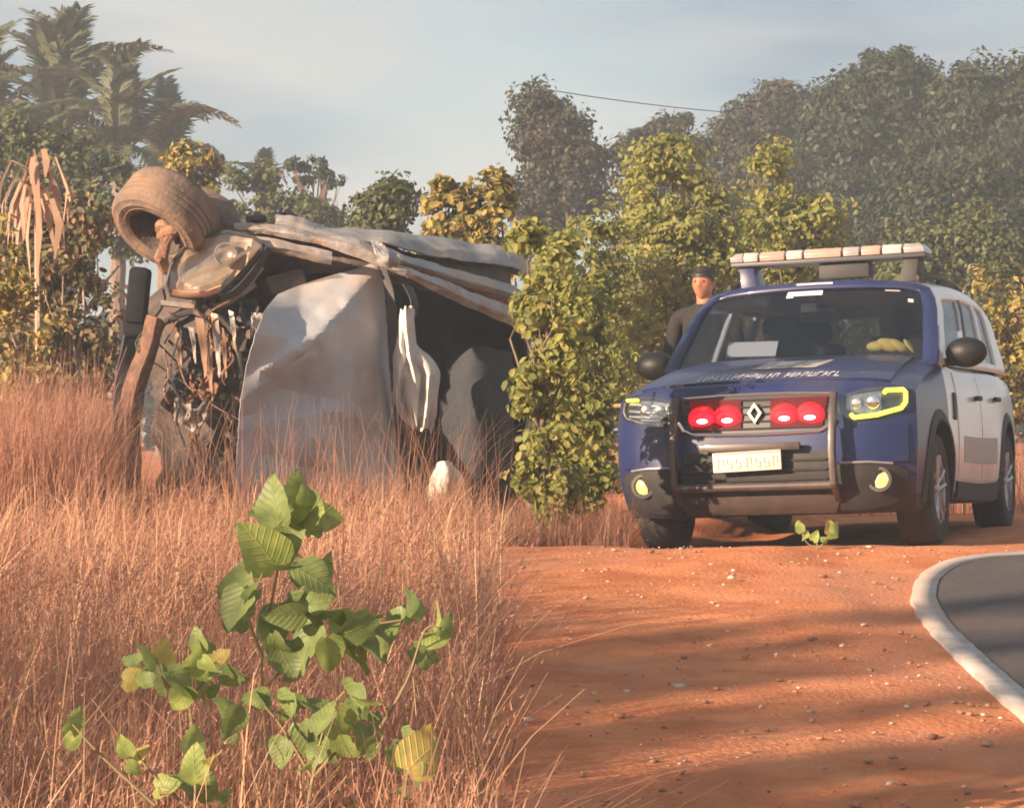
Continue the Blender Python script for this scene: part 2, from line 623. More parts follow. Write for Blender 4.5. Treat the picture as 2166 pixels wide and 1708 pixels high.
# ================================================================== setting
def build_ground():
    xs = np.unique(np.concatenate([np.linspace(-160, -8, 26), np.linspace(-8, -3.5, 16), np.arange(-3.5, 4.6, 0.075),
                                   np.linspace(4.6, 9, 16), np.linspace(9, 160, 26)]))
    ys = np.unique(np.concatenate([np.linspace(-70, 3, 26), np.arange(3, 16, 0.075), np.linspace(16, 30, 46), np.linspace(30, 300, 40)]))
    X, Y = np.meshgrid(xs, ys)
    Z = ground_z(X, Y)
    near = ((np.abs(X) < 6) & (Y > 2) & (Y < 20)).astype(float)
    bump = np.array([noise.noise(Vector((x * 1.3, y * 1.3, 0.3))) * 0.022 + noise.noise(Vector((x * 5, y * 5, 3.3))) * 0.010
                     + noise.noise(Vector((x * 13, y * 13, 7.3))) * 0.0045
                     if nn else 0.0 for x, y, nn in zip(X.ravel(), Y.ravel(), near.ravel())]).reshape(X.shape)
    # graded smooth below the paving
    paved = ss(1.42, 1.62, X) * (1 - ss(12.9, 13.9, Y))
    Z = Z + bump * (1 - paved) - 0.008 * paved
    ny, nx = X.shape
    v = np.stack([X, Y, Z], -1).reshape(-1, 3)
    i = np.arange(ny - 1)[:, None] * nx + np.arange(nx - 1)[None]
    q = np.stack([i, i + 1, i + 1 + nx, i + nx], -1).reshape(-1, 4)
    link('ground', mesh_np('ground', v, q), None, M['dirt'], 'structure')


build_ground()

# road: its edge runs away from the camera, then turns right at the crest
edge_in = [(1.80, -8), (1.79, 0), (1.77, 5), (1.76, 8), (1.765, 9.3), (1.79, 10.5), (1.845, 11.2), (1.90, 11.6), (2.0, 12.1), (2.14, 12.55), (2.32, 12.9), (2.62, 13.15),
           (3.2, 13.3), (5, 13.35), (14, 13.35)]


def smooth_path(p, n=6):
    a = np.array(p, float)
    t = np.arange(len(a))
    tt = np.linspace(0, len(a) - 1, (len(a) - 1) * n + 1)
    return np.stack([np.interp(tt, t, a[:, 0]), np.interp(tt, t, a[:, 1])], 1) if n == 1 else \
        np.stack([crv(t, a[:, 0], tt), crv(t, a[:, 1], tt)], 1)


EDGE = smooth_path(edge_in, 6)
tan = np.gradient(EDGE, axis=0)
tan /= np.linalg.norm(tan, axis=1, keepdims=True)
nrm = np.stack([-tan[:, 1], tan[:, 0]], 1)      # points left / away from the asphalt
LINE_W = 0.105


def build_road():
    inn = EDGE + nrm * 0.03
    cols = 14
    v, q = [], []
    for k, (x, y) in enumerate(inn):
        tgt = np.array((9.0 + x * 0.2, min(y, 11.5)))
        for j in range(cols):
            t = (j / (cols - 1)) ** 1.6
            p = np.array((x, y)) * (1 - t) + tgt * t
            v.append((p[0], p[1], gz(p[0], p[1]) + 0.006))
    n = len(inn)
    for k in range(n - 1):
        for j in range(cols - 1):
            q.append((k * cols + j, k * cols + j + 1, (k + 1) * cols + j + 1, (k + 1) * cols + j))
    link('road', mesh_np('road', v, q), None, M['asphalt'], 'structure')
    # worn painted edge line: a raised concrete-like band with ragged outer side
    v, q = [], []
    r = np.random.default_rng(3)
    fine = smooth_path(edge_in, 30)
    t2 = np.gradient(fine, axis=0)
    t2 /= np.linalg.norm(t2, axis=1, keepdims=True)
    n2 = np.stack([-t2[:, 1], t2[:, 0]], 1)
    for k in range(len(fine)):
        ja = 0.004 * noise.noise(Vector((fine[k][0] * 6, fine[k][1] * 6, 0))) 
        jb = 0.010 * noise.noise(Vector((fine[k][0] * 5, fine[k][1] * 5, 5))) 
        a = fine[k] + n2[k] * (0.0 + ja)
        b = fine[k] + n2[k] * (LINE_W + jb)
        for p, dz in ((a, 0.0), (a, 0.0105), (b, 0.0105), (b + n2[k] * 0.006, -0.012)):
            v.append((p[0], p[1], gz(p[0], p[1]) + dz))
    for k in range(len(fine) - 1):
        for j in range(3):
            q.append((k * 4 + j, (k + 1) * 4 + j, (k + 1) * 4 + j + 1, k * 4 + j + 1))
    link('road_edge_line', mesh_np('road_edge_line', v, q), None, M['linepaint'], 'structure', smooth=True)


build_road()


def edge_x(y):
    e = EDGE[EDGE[:, 1].argsort()]
    return np.interp(y, e[:, 1], e[:, 0])


def build_gravel():
    r = np.random.default_rng(11)
    base = []
    for _ in range(6):
        bm = bmesh.new()
        bmesh.ops.create_icosphere(bm, subdivisions=1, radius=1)
        pts = np.array([v.co[:] for v in bm.verts])
        pts *= r.uniform(0.65, 1.25, (len(pts), 1))
        fs = np.array([[v.index for v in f.verts] for f in bm.faces])
        bm.free()
        base.append((pts, fs))
    V, T = [], []
    o = 0
    n = 1000
    while n:
        y = 5.5 + 8.6 * r.random() ** 0.8
        x = r.uniform(-0.15, 0.22 * y)
        if x > edge_x(y) - 0.16 and y < 13.2:
            if r.random() > 0.03:
                continue
        n -= 1
        s = 0.004 + 0.012 * r.random() ** 4 + (0.014 * r.random() if r.random() < 0.04 else 0)
        pts, fs = base[r.integers(6)]
        a = r.uniform(0, 6.28)
        c, sn = math.cos(a), math.sin(a)
        p = pts * np.array((s * r.uniform(0.8, 1.6), s, s * 0.6))
        p = np.stack([p[:, 0] * c - p[:, 1] * sn, p[:, 0] * sn + p[:, 1] * c, p[:, 2]], 1)
        V.append(p + np.array((x, y, gz(x, y) + 0.004)))
        T.append(fs + o)
        o += len(pts)
    g = link('gravel', mesh_np('gravel', np.concatenate(V), None, np.concatenate(T)), None, M['gravel'], 'stuff', smooth=False)
    g['label'] = 'loose pebbles and clods scattered over the red dirt'
    g['category'] = 'gravel'


build_gravel()


# ================================================================== plants
def leaf_arrays(cent, nrm_, size, r, wide=0.55, hexa=False, droop=0.0):
    """many leaf blades: centres (n,3), facing directions (n,3), lengths (n)"""
    n = len(cent)
    nn = nrm_ / np.maximum(np.linalg.norm(nrm_, axis=1, keepdims=True), 1e-6)
    d = r.normal(size=(n, 3))
    d[:, 2] -= droop
    d -= nn * (d * nn).sum(1, keepdims=True)
    d /= np.maximum(np.linalg.norm(d, axis=1, keepdims=True), 1e-6)
    s = np.cross(nn, d)
    L = size[:, None]
    w = L * wide * 0.5
    fold = 0.22
    if not hexa:
        b = cent - d * L * 0.5
        t = cent + d * L * 0.5
        l = cent + s * w + nn * w * fold
        rr = cent - s * w + nn * w * fold
        v = np.stack([b, rr, t, l], 1).reshape(-1, 3)
        i = np.arange(n)[:, None] * 4
        tris = np.concatenate([i + np.array([[0, 1, 2]]), i + np.array([[0, 2, 3]])])
        return v, None, tris
    b = cent - d * L * 0.5
    t = cent + d * L * 0.5 - nn * L * 0.10
    l1 = cent - d * L * 0.22 + s * w * 0.9 + nn * w * fold
    l2 = cent + d * L * 0.22 + s * w * 0.85 + nn * w * fold
    r1 = cent - d * L * 0.22 - s * w * 0.9 + nn * w * fold
    r2 = cent + d * L * 0.22 - s * w * 0.85 + nn * w * fold
    v = np.stack([b, r1, r2, t, l2, l1], 1).reshape(-1, 3)
    i = np.arange(n)[:, None] * 6
    q = np.concatenate([i + np.array([[0, 1, 2, 3]]), i + np.array([[0, 3, 4, 5]])])
    return v, q, None


def crown_points(lobes, n_clump, per, clump_r, r, shell=0.5):
    lob = np.array(lobes, float)
    vol = lob[:, 3] * lob[:, 4] * lob[:, 5]
    k = r.choice(len(lob), n_clump, p=vol ** 0.75 / (vol ** 0.75).sum())
    dd = r.normal(size=(n_clump, 3))
    dd /= np.linalg.norm(dd, axis=1, keepdims=True)
    rad = (shell + (1 - shell) * r.random(n_clump) ** 0.6)[:, None] * r.uniform(0.85, 1.1, (n_clump, 1))
    cl = lob[k, :3] + dd * lob[k, 3:6] * rad
    cr = clump_r * r.uniform(0.5, 1.4, n_clump)
    pid = np.repeat(np.arange(n_clump), per)
    off = r.normal(size=(len(pid), 3))
    off /= np.maximum(np.linalg.norm(off, axis=1, keepdims=True), 1e-6)
    off *= (r.random(len(pid)) ** 0.5)[:, None]
    off[:, 2] *= 0.7
    c = cl[pid] + off * cr[pid][:, None]
    out = dd[pid] * 0.5 + off * 0.8
    return c, out, cl


def tree(name, base, lobes, mat, label, cat='tree', group=None, n_clump=160, per=60, clump_r=0.5, leaf=0.2, hexa=False, wide=0.55,
         trunk_r=0.12, bark='bark', seed=1, fork=0.4, shell=0.5, crown_name='crown', limbs=14, loose=0, loose_mat=None):
    """a tapered trunk with limbs running to the leaf clumps, and a crown of leaf blades"""
    r = np.random.default_rng(seed)
    base = Vector(base)
    root = empty(name, base, label, cat, group)
    lob = [(a - base.x, b - base.y, c - base.z, d, e, f) for a, b, c, d, e, f in lobes]
    c, out, cl = crown_points(lob, n_clump, per, clump_r, r, shell)
    nv = out + r.normal(size=out.shape) * 0.55 + np.array((0, 0, 0.35))
    sz = leaf * r.uniform(0.6, 1.25, len(c))
    keep = c[:, 2] > 0.03
    v, q, t = leaf_arrays(c[keep], nv[keep], sz[keep], r, wide, hexa, 0.5)
    link(crown_name, mesh_np(crown_name, v, q, t), root, M[mat], 'stuff', smooth=False)
    mb = MB()
    cen = np.average([l[:3] for l in lob], axis=0, weights=[l[3] * l[5] for l in lob])
    topz = max(l[2] for l in lob)
    fk = Vector((cen[0] * fork, cen[1] * fork, max(0.25, topz * fork)))
    pts = [Vector((0, 0, -0.15)), Vector((0.02, 0, 0.1)), fk * 0.5 + Vector((r.normal() * 0.05, r.normal() * 0.05, 0)), fk]
    mb.tube(pts, [trunk_r * 1.35, trunk_r * 1.1, trunk_r * 0.9, trunk_r * 0.75], 9)
    far = cl[r.choice(len(cl), min(limbs, len(cl)), replace=False)]
    for p in far:
        p = Vector(p)
        mid = fk.lerp(p, 0.5) + Vector((r.normal(), r.normal(), r.normal())) * 0.06 * (p - fk).length + Vector((0, 0, -0.06 * (p - fk).length))
        q3 = fk.lerp(p, 0.78).lerp(mid, 0.25) + Vector((r.normal(), r.normal(), r.normal())) * 0.04 * (p - fk).length
        mb.tube([fk, mid, q3, p], [trunk_r * 0.55, trunk_r * 0.36, trunk_r * 0.22, trunk_r * 0.08], 6)
    mb.build('trunk', M[bark], root)
    if loose:
        # the largest leaves at the outside, one object each
        s0 = leaf * 1.15
        lv, lq, lt = leaf_arrays(np.zeros((1, 3)), np.array([[0.0, 0, 1.0]]), np.array([s0]), np.random.default_rng(1), wide, True, 0)
        lm = mesh_np('leaf', lv, lq, lt)
        lm.materials.append(M[loose_mat or mat])
        front = np.where((out[:, 1] < -0.2) & keep)[0]
        for i in r.choice(front, min(loose, len(front)), replace=False):
            o = bpy.data.objects.new('leaf', lm)
            COL.objects.link(o)
            o.parent = root
            o.location = Vector(c[i]) + Vector(out[i]).normalized() * 0.02
            o.rotation_euler = Vector(nv[i]).to_track_quat('Z', 'Y').to_euler()
    return root


def blob(px0, py0, px1, py1, d, deep=None, k=1.0):
    """a crown lobe filling a box of the view at distance d"""
    a, b = at(px0, py0, d), at(px1, py1, d)
    rx, rz = abs(b.x - a.x) / 2 * k, abs(a.z - b.z) / 2 * k
    return ((a.x + b.x) / 2, d, (a.z + b.z) / 2, rx, deep or min(rx, rz) * 1.1, rz)


def foot(px, d):
    x = (px - CX) / F * d
    return (x, d, gz(x, d))


# ---- far dark trees on the right
tree('broadleaf_tree', foot(1610, 62), [blob(1500, 200, 1690, 470, 62), blob(1580, 160, 1740, 330, 62), blob(1470, 250, 1570, 400, 62), blob(1560, 330, 1760, 520, 62), blob(1470, 380, 1640, 560, 62)],
     'leaf_brown', 'dull brown green tree at the left shoulder of the big dark woods', group='tall trees behind the patrol car', n_clump=300, per=110, clump_r=0.46, leaf=0.16, trunk_r=0.16, seed=21)
tree('broadleaf_tree', foot(1860, 58), [blob(1730, 140, 1900, 380, 58), blob(1800, 105, 1985, 300, 58), blob(1690, 190, 1810, 420, 58), blob(1860, 200, 2020, 370, 58), blob(1690, 330, 1850, 520, 58), blob(1780, 300, 1960, 400, 58), blob(1840, 440, 2050, 620, 58), blob(1700, 440, 1860, 620, 58)],
     'leaf_dark', 'tallest dark green tree above the patrol car, domed crown', group='tall trees behind the patrol car', n_clump=480, per=110, clump_r=0.46, leaf=0.16, trunk_r=0.2, seed=22)
tree('broadleaf_tree', foot(2105, 55), [blob(1985, 120, 2130, 320, 55), blob(2080, 135, 2260, 360, 55), blob(2040, 250, 2180, 420, 55), blob(2090, 330, 2280, 560, 55), blob(1960, 300, 2120, 395, 55), blob(1980, 440, 2150, 640, 55)],
     'leaf_dark', 'dark tree at the right edge of the picture behind the patrol car', group='tall trees behind the patrol car', n_clump=420, per=110, clump_r=0.46, leaf=0.16, trunk_r=0.18, seed=23)
tree('broadleaf_tree', foot(1180, 52), [blob(1085, 172, 1170, 300, 52), blob(1082, 195, 1235, 370, 52), blob(1150, 270, 1300, 460, 52), blob(1075, 330, 1230, 520, 52), blob(1240, 255, 1290, 290, 52)],
     'leaf_brown', 'dark brownish tree holding the end of the overhead wire', n_clump=210, per=100, clump_r=0.34, leaf=0.13, trunk_r=0.12, seed=24, shell=0.3)
tree('broadleaf_tree', foot(1390, 56), [blob(1290, 275, 1400, 400, 56), blob(1350, 245, 1500, 420, 56), blob(1280, 350, 1480, 560, 56)],
     'leaf_brown', 'low dark tree in the gap behind the yellow green bush', n_clump=140, per=100, clump_r=0.36, leaf=0.13, trunk_r=0.12, seed=25)
tree('broadleaf_tree', foot(2010, 47), [blob(1880, 350, 2040, 560, 47), blob(1990, 330, 2130, 520, 47), blob(2090, 370, 2230, 600, 47), blob(1800, 420, 1960, 620, 47)],
     'leaf_dark', 'lower dark tree closing the gap under the tall canopy at right', n_clump=260, per=100, clump_r=0.38, leaf=0.13, trunk_r=0.12, seed=29)
# ---- understory right
tree('broadleaf_tree', foot(1720, 40), [blob(1560, 430, 1800, 700, 40), blob(1680, 470, 1900, 760, 40), blob(1480, 470, 1640, 740, 40)],
     'leaf_mid', 'mid green shrubby tree right behind the light bar', n_clump=190, per=90, clump_r=0.3, leaf=0.10, seed=26, trunk_r=0.1)
tree('broadleaf_tree', foot(2010, 36), [blob(1830, 450, 2020, 760, 36), blob(1960, 430, 2180, 760, 36), blob(2080, 500, 2260, 860, 36)],
     'leaf_mid', 'mid green shrubby tree beyond the rear of the patrol car', n_clump=190, per=90, clump_r=0.3, leaf=0.10, seed=27, trunk_r=0.1)
tree('dry_shrub', foot(2110, 25), [blob(2040, 560, 2120, 760, 25), blob(2060, 640, 2200, 960, 25), blob(2120, 560, 2230, 800, 25), blob(2030, 690, 2130, 1000, 25)],
     'leaf_gold', 'orange tinted dry shrub beside the rear quarter of the patrol car', 'shrub', n_clump=110, per=40, clump_r=0.17, leaf=0.075, hexa=True, seed=28, trunk_r=0.04, crown_name='foliage')
# ---- sunlit yellow-green bushes
tree('leafy_bush', foot(1420, 25), [blob(1310, 300, 1500, 520, 25), blob(1370, 280, 1480, 400, 25), blob(1290, 420, 1560, 720, 25), blob(1440, 400, 1580, 640, 25), blob(1250, 560, 1460, 900, 25), blob(1380, 700, 1560, 1000, 25), blob(1300, 850, 1520, 1120, 25)],
     'leaf_yellow', 'biggest sunlit yellow green bush, left of the patrol car roof', 'bush', 'sunlit bushes along the road', n_clump=330, per=60, clump_r=0.19, leaf=0.068, hexa=True, wide=0.62, seed=31, trunk_r=0.07, crown_name='foliage', loose=60)
tree('leafy_bush', foot(1640, 27), [blob(1590, 300, 1665, 460, 27), blob(1560, 430, 1700, 640, 27), blob(1660, 390, 1780, 540, 27), blob(1600, 500, 1800, 800, 27)],
     'leaf_yellow', 'yellow green bush with a raised spray of leaves above the light bar', 'bush', 'sunlit bushes along the road', n_clump=170, per=60, clump_r=0.19, leaf=0.072, hexa=True, wide=0.62, seed=32, trunk_r=0.06, crown_name='foliage', loose=40)
tree('leafy_bush', foot(1220, 22), [blob(1120, 440, 1290, 700, 22), blob(1180, 560, 1350, 900, 22), blob(1100, 640, 1300, 980, 22), blob(1230, 430, 1330, 620, 22), blob(1120, 850, 1330, 1120, 22)],
     'leaf_yellow', 'shaded yellow green bush behind the front wing of the patrol car', 'bush', 'sunlit bushes along the road', n_clump=200, per=56, clump_r=0.17, leaf=0.066, hexa=True, wide=0.62, seed=33, trunk_r=0.05, crown_name='foliage')
tree('leafy_bush', foot(1135, 14.6), [blob(1092, 450, 1140, 540, 14.6, 0.16), blob(1125, 530, 1205, 640, 14.6, 0.2), blob(1090, 590, 1165, 720, 14.6, 0.2), blob(1140, 670, 1235, 800, 14.6, 0.2), blob(1086, 740, 1160, 890, 14.6, 0.2), blob(1150, 850, 1225, 960, 14.6, 0.18), blob(1090, 900, 1160, 1060, 14.6, 0.18), blob(1120, 980, 1240, 1100, 14.6, 0.2)],
     'leaf_yellow', 'slim yellow green bush standing between the wreck and the patrol car', 'bush', 'sunlit bushes along the road', n_clump=150, per=30, clump_r=0.09, leaf=0.055, hexa=True, wide=0.65, shell=0.2, seed=34, trunk_r=0.02, crown_name='foliage', limbs=24, loose=80)
tree('leafy_bush', foot(1215, 15.9), [blob(1150, 500, 1225, 620, 15.9, 0.2), blob(1165, 590, 1290, 760, 15.9, 0.24), blob(1140, 720, 1250, 900, 15.9, 0.24), blob(1190, 800, 1290, 990, 15.9, 0.22), blob(1130, 900, 1240, 1090, 15.9, 0.24), blob(1215, 960, 1290, 1090, 15.9, 0.2)],
     'leaf_yellow', 'leafy bush at the left front corner of the patrol car', 'bush', 'sunlit bushes along the road', n_clump=190, per=34, clump_r=0.10, leaf=0.058, hexa=True, wide=0.64, seed=35, trunk_r=0.022, crown_name='foliage', shell=0.3, loose=50)
# ---- left side
tree('broadleaf_tree', foot(600, 44), [blob(520, 400, 720, 560, 44), blob(470, 340, 560, 520, 44), blob(540, 335, 600, 440, 44), blob(600, 420, 735, 600, 44)],
     'leaf_mid', 'rounded dark green tree straight behind the wreck', n_clump=170, per=55, clump_r=0.24, leaf=0.12, seed=41, trunk_r=0.1)
tree('airy_tree', foot(655, 50), [blob(600, 325, 660, 365, 50, 0.35), blob(650, 325, 700, 350, 50, 0.3), blob(610, 370, 670, 400, 50, 0.35), blob(680, 365, 738, 400, 50, 0.3), blob(640, 350, 720, 380, 50, 0.35)],
     'leaf_dark', 'small airy tree with see through crown standing against the sky', 'tree', n_clump=46, per=34, clump_r=0.13, leaf=0.11, seed=42, trunk_r=0.07, shell=0.2, limbs=30, fork=0.72)
tree('leafy_bush', foot(810, 30), [blob(740, 385, 880, 520, 30), blob(725, 440, 860, 640, 30), blob(800, 375, 875, 470, 30)],
     'leaf_mid', 'rounded green bush behind the middle of the wreck', 'bush', n_clump=150, per=42, clump_r=0.17, leaf=0.085, hexa=True, seed=43, trunk_r=0.05, crown_name='foliage')
tree('leafy_bush', foot(990, 23), [blob(890, 365, 1000, 560, 23), blob(960, 375, 1078, 600, 23), blob(880, 440, 1070, 700, 23), blob(1020, 355, 1080, 460, 23)],
     'leaf_gold', 'golden leaved bush rising behind the right end of the wreck', 'bush', n_clump=170, per=34, clump_r=0.14, leaf=0.085, hexa=True, wide=0.65, seed=44, trunk_r=0.05, crown_name='foliage', loose=60)
tree('leafy_bush', foot(400, 32), [blob(350, 310, 465, 400, 32), blob(330, 360, 480, 520, 32), blob(360, 300, 420, 350, 32)],
     'leaf_gold', 'golden leaved bush peeping over the upturned wheel', 'bush', n_clump=90, per=38, clump_r=0.15, leaf=0.09, hexa=True, seed=45, trunk_r=0.05, crown_name='foliage')
tree('dry_shrub', foot(150, 21), [blob(-40, 430, 120, 720, 21), blob(60, 400, 250, 640, 21), blob(-30, 600, 180, 900, 21), blob(120, 560, 270, 860, 21), blob(-40, 820, 160, 1040, 21), blob(100, 800, 280, 1040, 21)],
     'leaf_scrub', 'dry mixed green and tan scrub left of the upturned wheel', 'shrub', n_clump=230, per=36, clump_r=0.15, leaf=0.075, hexa=True, seed=46, trunk_r=0.035, crown_name='foliage', bark='palebark', limbs=26, loose=60)
tree('dry_shrub', foot(40, 18.5), [blob(-60, 470, 70, 700, 18.5), blob(-40, 620, 120, 860, 18.5), blob(-60, 780, 90, 1000, 18.5)],
     'leaf_gold', 'yellowing shrub at the left edge of the picture', 'shrub', n_clump=80, per=30, clump_r=0.12, leaf=0.07, hexa=True, seed=47, trunk_r=0.03, crown_name='foliage', bark='palebark')
tree('broadleaf_tree', foot(60, 40), [blob(-80, 230, 120, 470, 40), blob(60, 260, 230, 480, 40), blob(160, 330, 330, 560, 40), blob(-60, 400, 200, 640, 40)],
     'leaf_mid', 'shadowy green tree filling in beneath the palms', n_clump=230, per=55, clump_r=0.3, leaf=0.13, seed=48, trunk_r=0.12)


# ---- palms
def frond_mesh(length, seed, arch=0.9, nleaf=46, leaflet=0.55, hang=0.5):
    """rachis leaving the origin along +x and up, leaflets on both sides"""
    r = np.random.default_rng(seed)
    mb = MB()
    t = np.linspace(0, 1, 12)
    px = length * (t * (1 - 0.18 * arch * t))
    pz = length * (0.9 * t - arch * t ** 2.2) * 0.75
    pts = [Vector((a, 0.02 * math.sin(4 * b), c)) for a, b, c in zip(px, t, pz)]
    mb.tube(pts, list(0.03 * (1 - 0.85 * t)), 5)
    for s in (-1, 1):
        for k in range(nleaf):
            u = 0.12 + 0.88 * (k + r.random() * 0.7) / nleaf
            p = Vector((np.interp(u, t, px), 0, np.interp(u, t, pz)))
            p2 = Vector((np.interp(min(u + 0.03, 1), t, px), 0, np.interp(min(u + 0.03, 1), t, pz)))
            fw = (p2 - p).normalized() if (p2 - p).length > 1e-5 else Vector((1, 0, -1)).normalized()
            L = leaflet * (0.35 + 0.65 * math.sin(math.pi * (0.15 + 0.8 * u))) * r.uniform(0.8, 1.15)
            side = Vector((0, s, 0))
            d0 = (side * 0.8 + fw * 0.65 + Vector((0, 0, 0.25))).normalized()
            q1 = p + d0 * L * 0.5
            q2 = q1 + (d0 + Vector((0, 0, -hang * r.uniform(0.7, 1.6)))).normalized() * L * 0.5
            wv = fw * 0.034
            mb.add([p - wv * 0.6, p + wv * 0.6, q1 + wv, q1 - wv, q2], [(0, 1, 2, 3), (3, 2, 4)])
    me = bpy.data.meshes.new('frond')
    me.from_pydata(mb.v, [], mb.f)
    me.materials.append(M['palm'])
    return me


FR = [frond_mesh(2.4, 1, 0.75), frond_mesh(2.7, 2, 1.0, hang=0.8), frond_mesh(2.2, 3, 1.25, hang=1.2)]
FRD = frond_mesh(2.0, 4, 1.5, 34, 0.5, 2.0)
FRD.materials.clear()
FRD.materials.append(M['deadleaf'])


def palm(px, py, d, scale, label, n=17, seed=0, dead=3, erect=1.0):
    r = np.random.default_rng(seed)
    c = at(px, py, d)
    b = Vector((c.x - 0.1, d, gz(c.x, d)))
    root = empty('palm_tree', b, label, 'palm', 'palms behind the wreck')
    h = c.z - b.z
    mb = MB()
    m = 14
    pts = [Vector((0.1 * (i / m) ** 2, 0, h * i / m)) for i in range(m + 1)]
    mb.tube(pts, [0.15 + (0.02 if i % 2 else 0) + (0.06 if i > m - 2 else 0) for i in range(m + 1)], 10)
    mb.build('trunk', M['bark'], root)
    for k in range(n):
        f = bpy.data.objects.new('frond', FR[k % 3])
        COL.objects.link(f)
        f.parent = root
        f.location = (0.1, 0, h)
        tilt = (r.uniform(-1.35, 0.25) if k % 3 else r.uniform(-1.45, -0.9)) * erect
        f.rotation_euler = (r.normal() * 0.15, tilt, k * 2.399 + r.normal() * 0.2)
        f.scale = [scale * r.uniform(0.8, 1.15)] * 3
    for k in range(dead):
        f = bpy.data.objects.new('dead_frond', FRD)
        COL.objects.link(f)
        f.parent = root
        f.location = (0.1, 0, h - 0.1)
        f.rotation_euler = (r.normal() * 0.2, 0.9 + r.random() * 0.4, k * 2.1 + r.random())
        f.scale = [scale * 0.9] * 3
    return root


palm(125, 305, 58, 1.3, 'tallest palm with upright fronds at the upper left', 24, 5)
palm(255, 345, 55, 1.15, 'middle palm with a bushy head left of the sky', 22, 8, dead=2)
palm(352, 365, 60, 0.95, 'small palm with one drooping arched frond', 11, 12, dead=1)
palm(-25, 280, 60, 1.2, 'palm cut off by the left picture edge', 14, 15, dead=1)
palm(560, 430, 64, 0.6, 'little palm head showing behind the rounded green tree', 12, 19, dead=0, erect=1.2)

# a withered palm sapling: hanging tan leaves, left edge
dp = at(75, 330, 19.5)
wp = empty('withered_palm', (dp.x, 19.5, gz(dp.x, 19.5)), 'withered sapling with hanging pinkish tan dead leaves, far left', 'plant')
mb = MB()
hh = dp.z - gz(dp.x, 19.5)
mb.tube([(0.05, 0, 0), (0.02, 0.02, hh * 0.5), (0, 0, hh)], [0.035, 0.028, 0.02], 7)
mb.build('stem', M['palebark'], wp)
rr = np.random.default_rng(5)
for k in range(40):
    mb = MB()
    a = k * 2.399
    L = rr.uniform(0.22, 0.70)
    o = Vector((0, 0, hh - rr.uniform(0, 0.45)))
    d1 = Vector((math.cos(a), math.sin(a) * 0.6, 0.5))
    p1 = o + d1 * rr.uniform(0.06, 0.20)
    p2 = p1 + Vector((math.cos(a) * 0.35, math.sin(a) * 0.2, -0.75)) * L * 0.5
    p3 = p2 + Vector((rr.normal() * 0.1, 0, -1)) * L * 0.5
    sd = Vector((-math.sin(a), 0.4, 0.1)).normalized() * rr.uniform(0.010, 0.036)
    mb.add([o - sd * 0.2, o + sd * 0.2, p1 + sd * 0.6, p1 - sd * 0.6, p2 + sd, p2 - sd + Vector((0, 0.03, 0)), p3 + sd * 0.2, p3 - sd * 0.2],
           [(0, 1, 2, 3), (3, 2, 4, 5), (5, 4, 6, 7)])
    mb.build('leaf', M['deadleaf'], wp, sharp=0)


# ---- far low woodland closing the horizon
def woodland():
    r = np.random.default_rng(77)
    n = 26000
    x = r.uniform(-34, 34, n)
    d = r.uniform(76, 96, n)
    hgt = 4.2 + 1.6 * np.array([noise.noise(Vector((a * 0.25, 0, 1))) for a in x])
    z = 1.2 + hgt * r.random(n) ** 0.8
    c = np.stack([x, d, z], 1)
    nv = r.normal(size=(n, 3)) + np.array((0, -0.7, 0.5))
    v, q, t = leaf_arrays(c, nv, r.uniform(0.3, 0.7, n), r, 0.7)
    o = link('far_woodland', mesh_np('far_woodland', v, q, t), None, M['leaf_dark'], 'stuff', smooth=False)
    o['label'] = 'distant woodland closing the view behind all the trees'
    o['category'] = 'woodland'


woodland()


# ---- trees beside and behind the camera that throw the shade bands over the dirt
def shade_tree(x, y, h, w, seed, label, dens=70):
    z = gz(x, y)
    tree('roadside_tree', (x, y, z), [(x, y, z + h * 0.74, w, w, h * 0.26), (x + w * 0.3, y - w * 0.2, z + h * 0.55, w * 0.7, w * 0.7, h * 0.2)],
         'leaf_mid', label, 'tree', 'trees beside the camera', n_clump=dens, per=34, clump_r=0.5, leaf=0.2, seed=seed, trunk_r=0.13)


def sun_back(x, y, t):
    return x - math.sin(SUN_AZ) * t, y - math.cos(SUN_AZ) * t


def shade_for(x, y, t, w, hh, seed, label, dens=60, lift=0.0):
    tx, ty = sun_back(x, y, t)
    zc = gz(x, y) + lift + t * math.tan(SUN_EL)
    z0 = gz(tx, ty)
    tree('roadside_tree', (tx, ty, z0), [(tx, ty, zc, w, w, hh), (tx + 0.1, ty, zc - hh * 0.5, w * 0.8, w * 0.8, hh * 0.6)],
         'leaf_mid', label, 'tree', 'trees beside the camera', n_clump=dens, per=40, clump_r=w * 0.6, leaf=0.17, seed=seed, trunk_r=0.07, fork=0.7)


shade_for(0.95, 10.15, 20, 0.30, 1.9, 91, 'slender roadside tree shading the middle of the dirt', 60)
shade_for(0.95, 9.45, 22, 0.22, 1.8, 94, 'second thin roadside tree, behind the slender one', 50)
shade_for(0.95, 8.55, 24, 0.24, 2.0, 92, 'tallest thin roadside tree beside the camera', 50)
shade_for(0.95, 7.40, 17, 0.30, 1.5, 93, 'short roadside tree nearest the camera', 60)

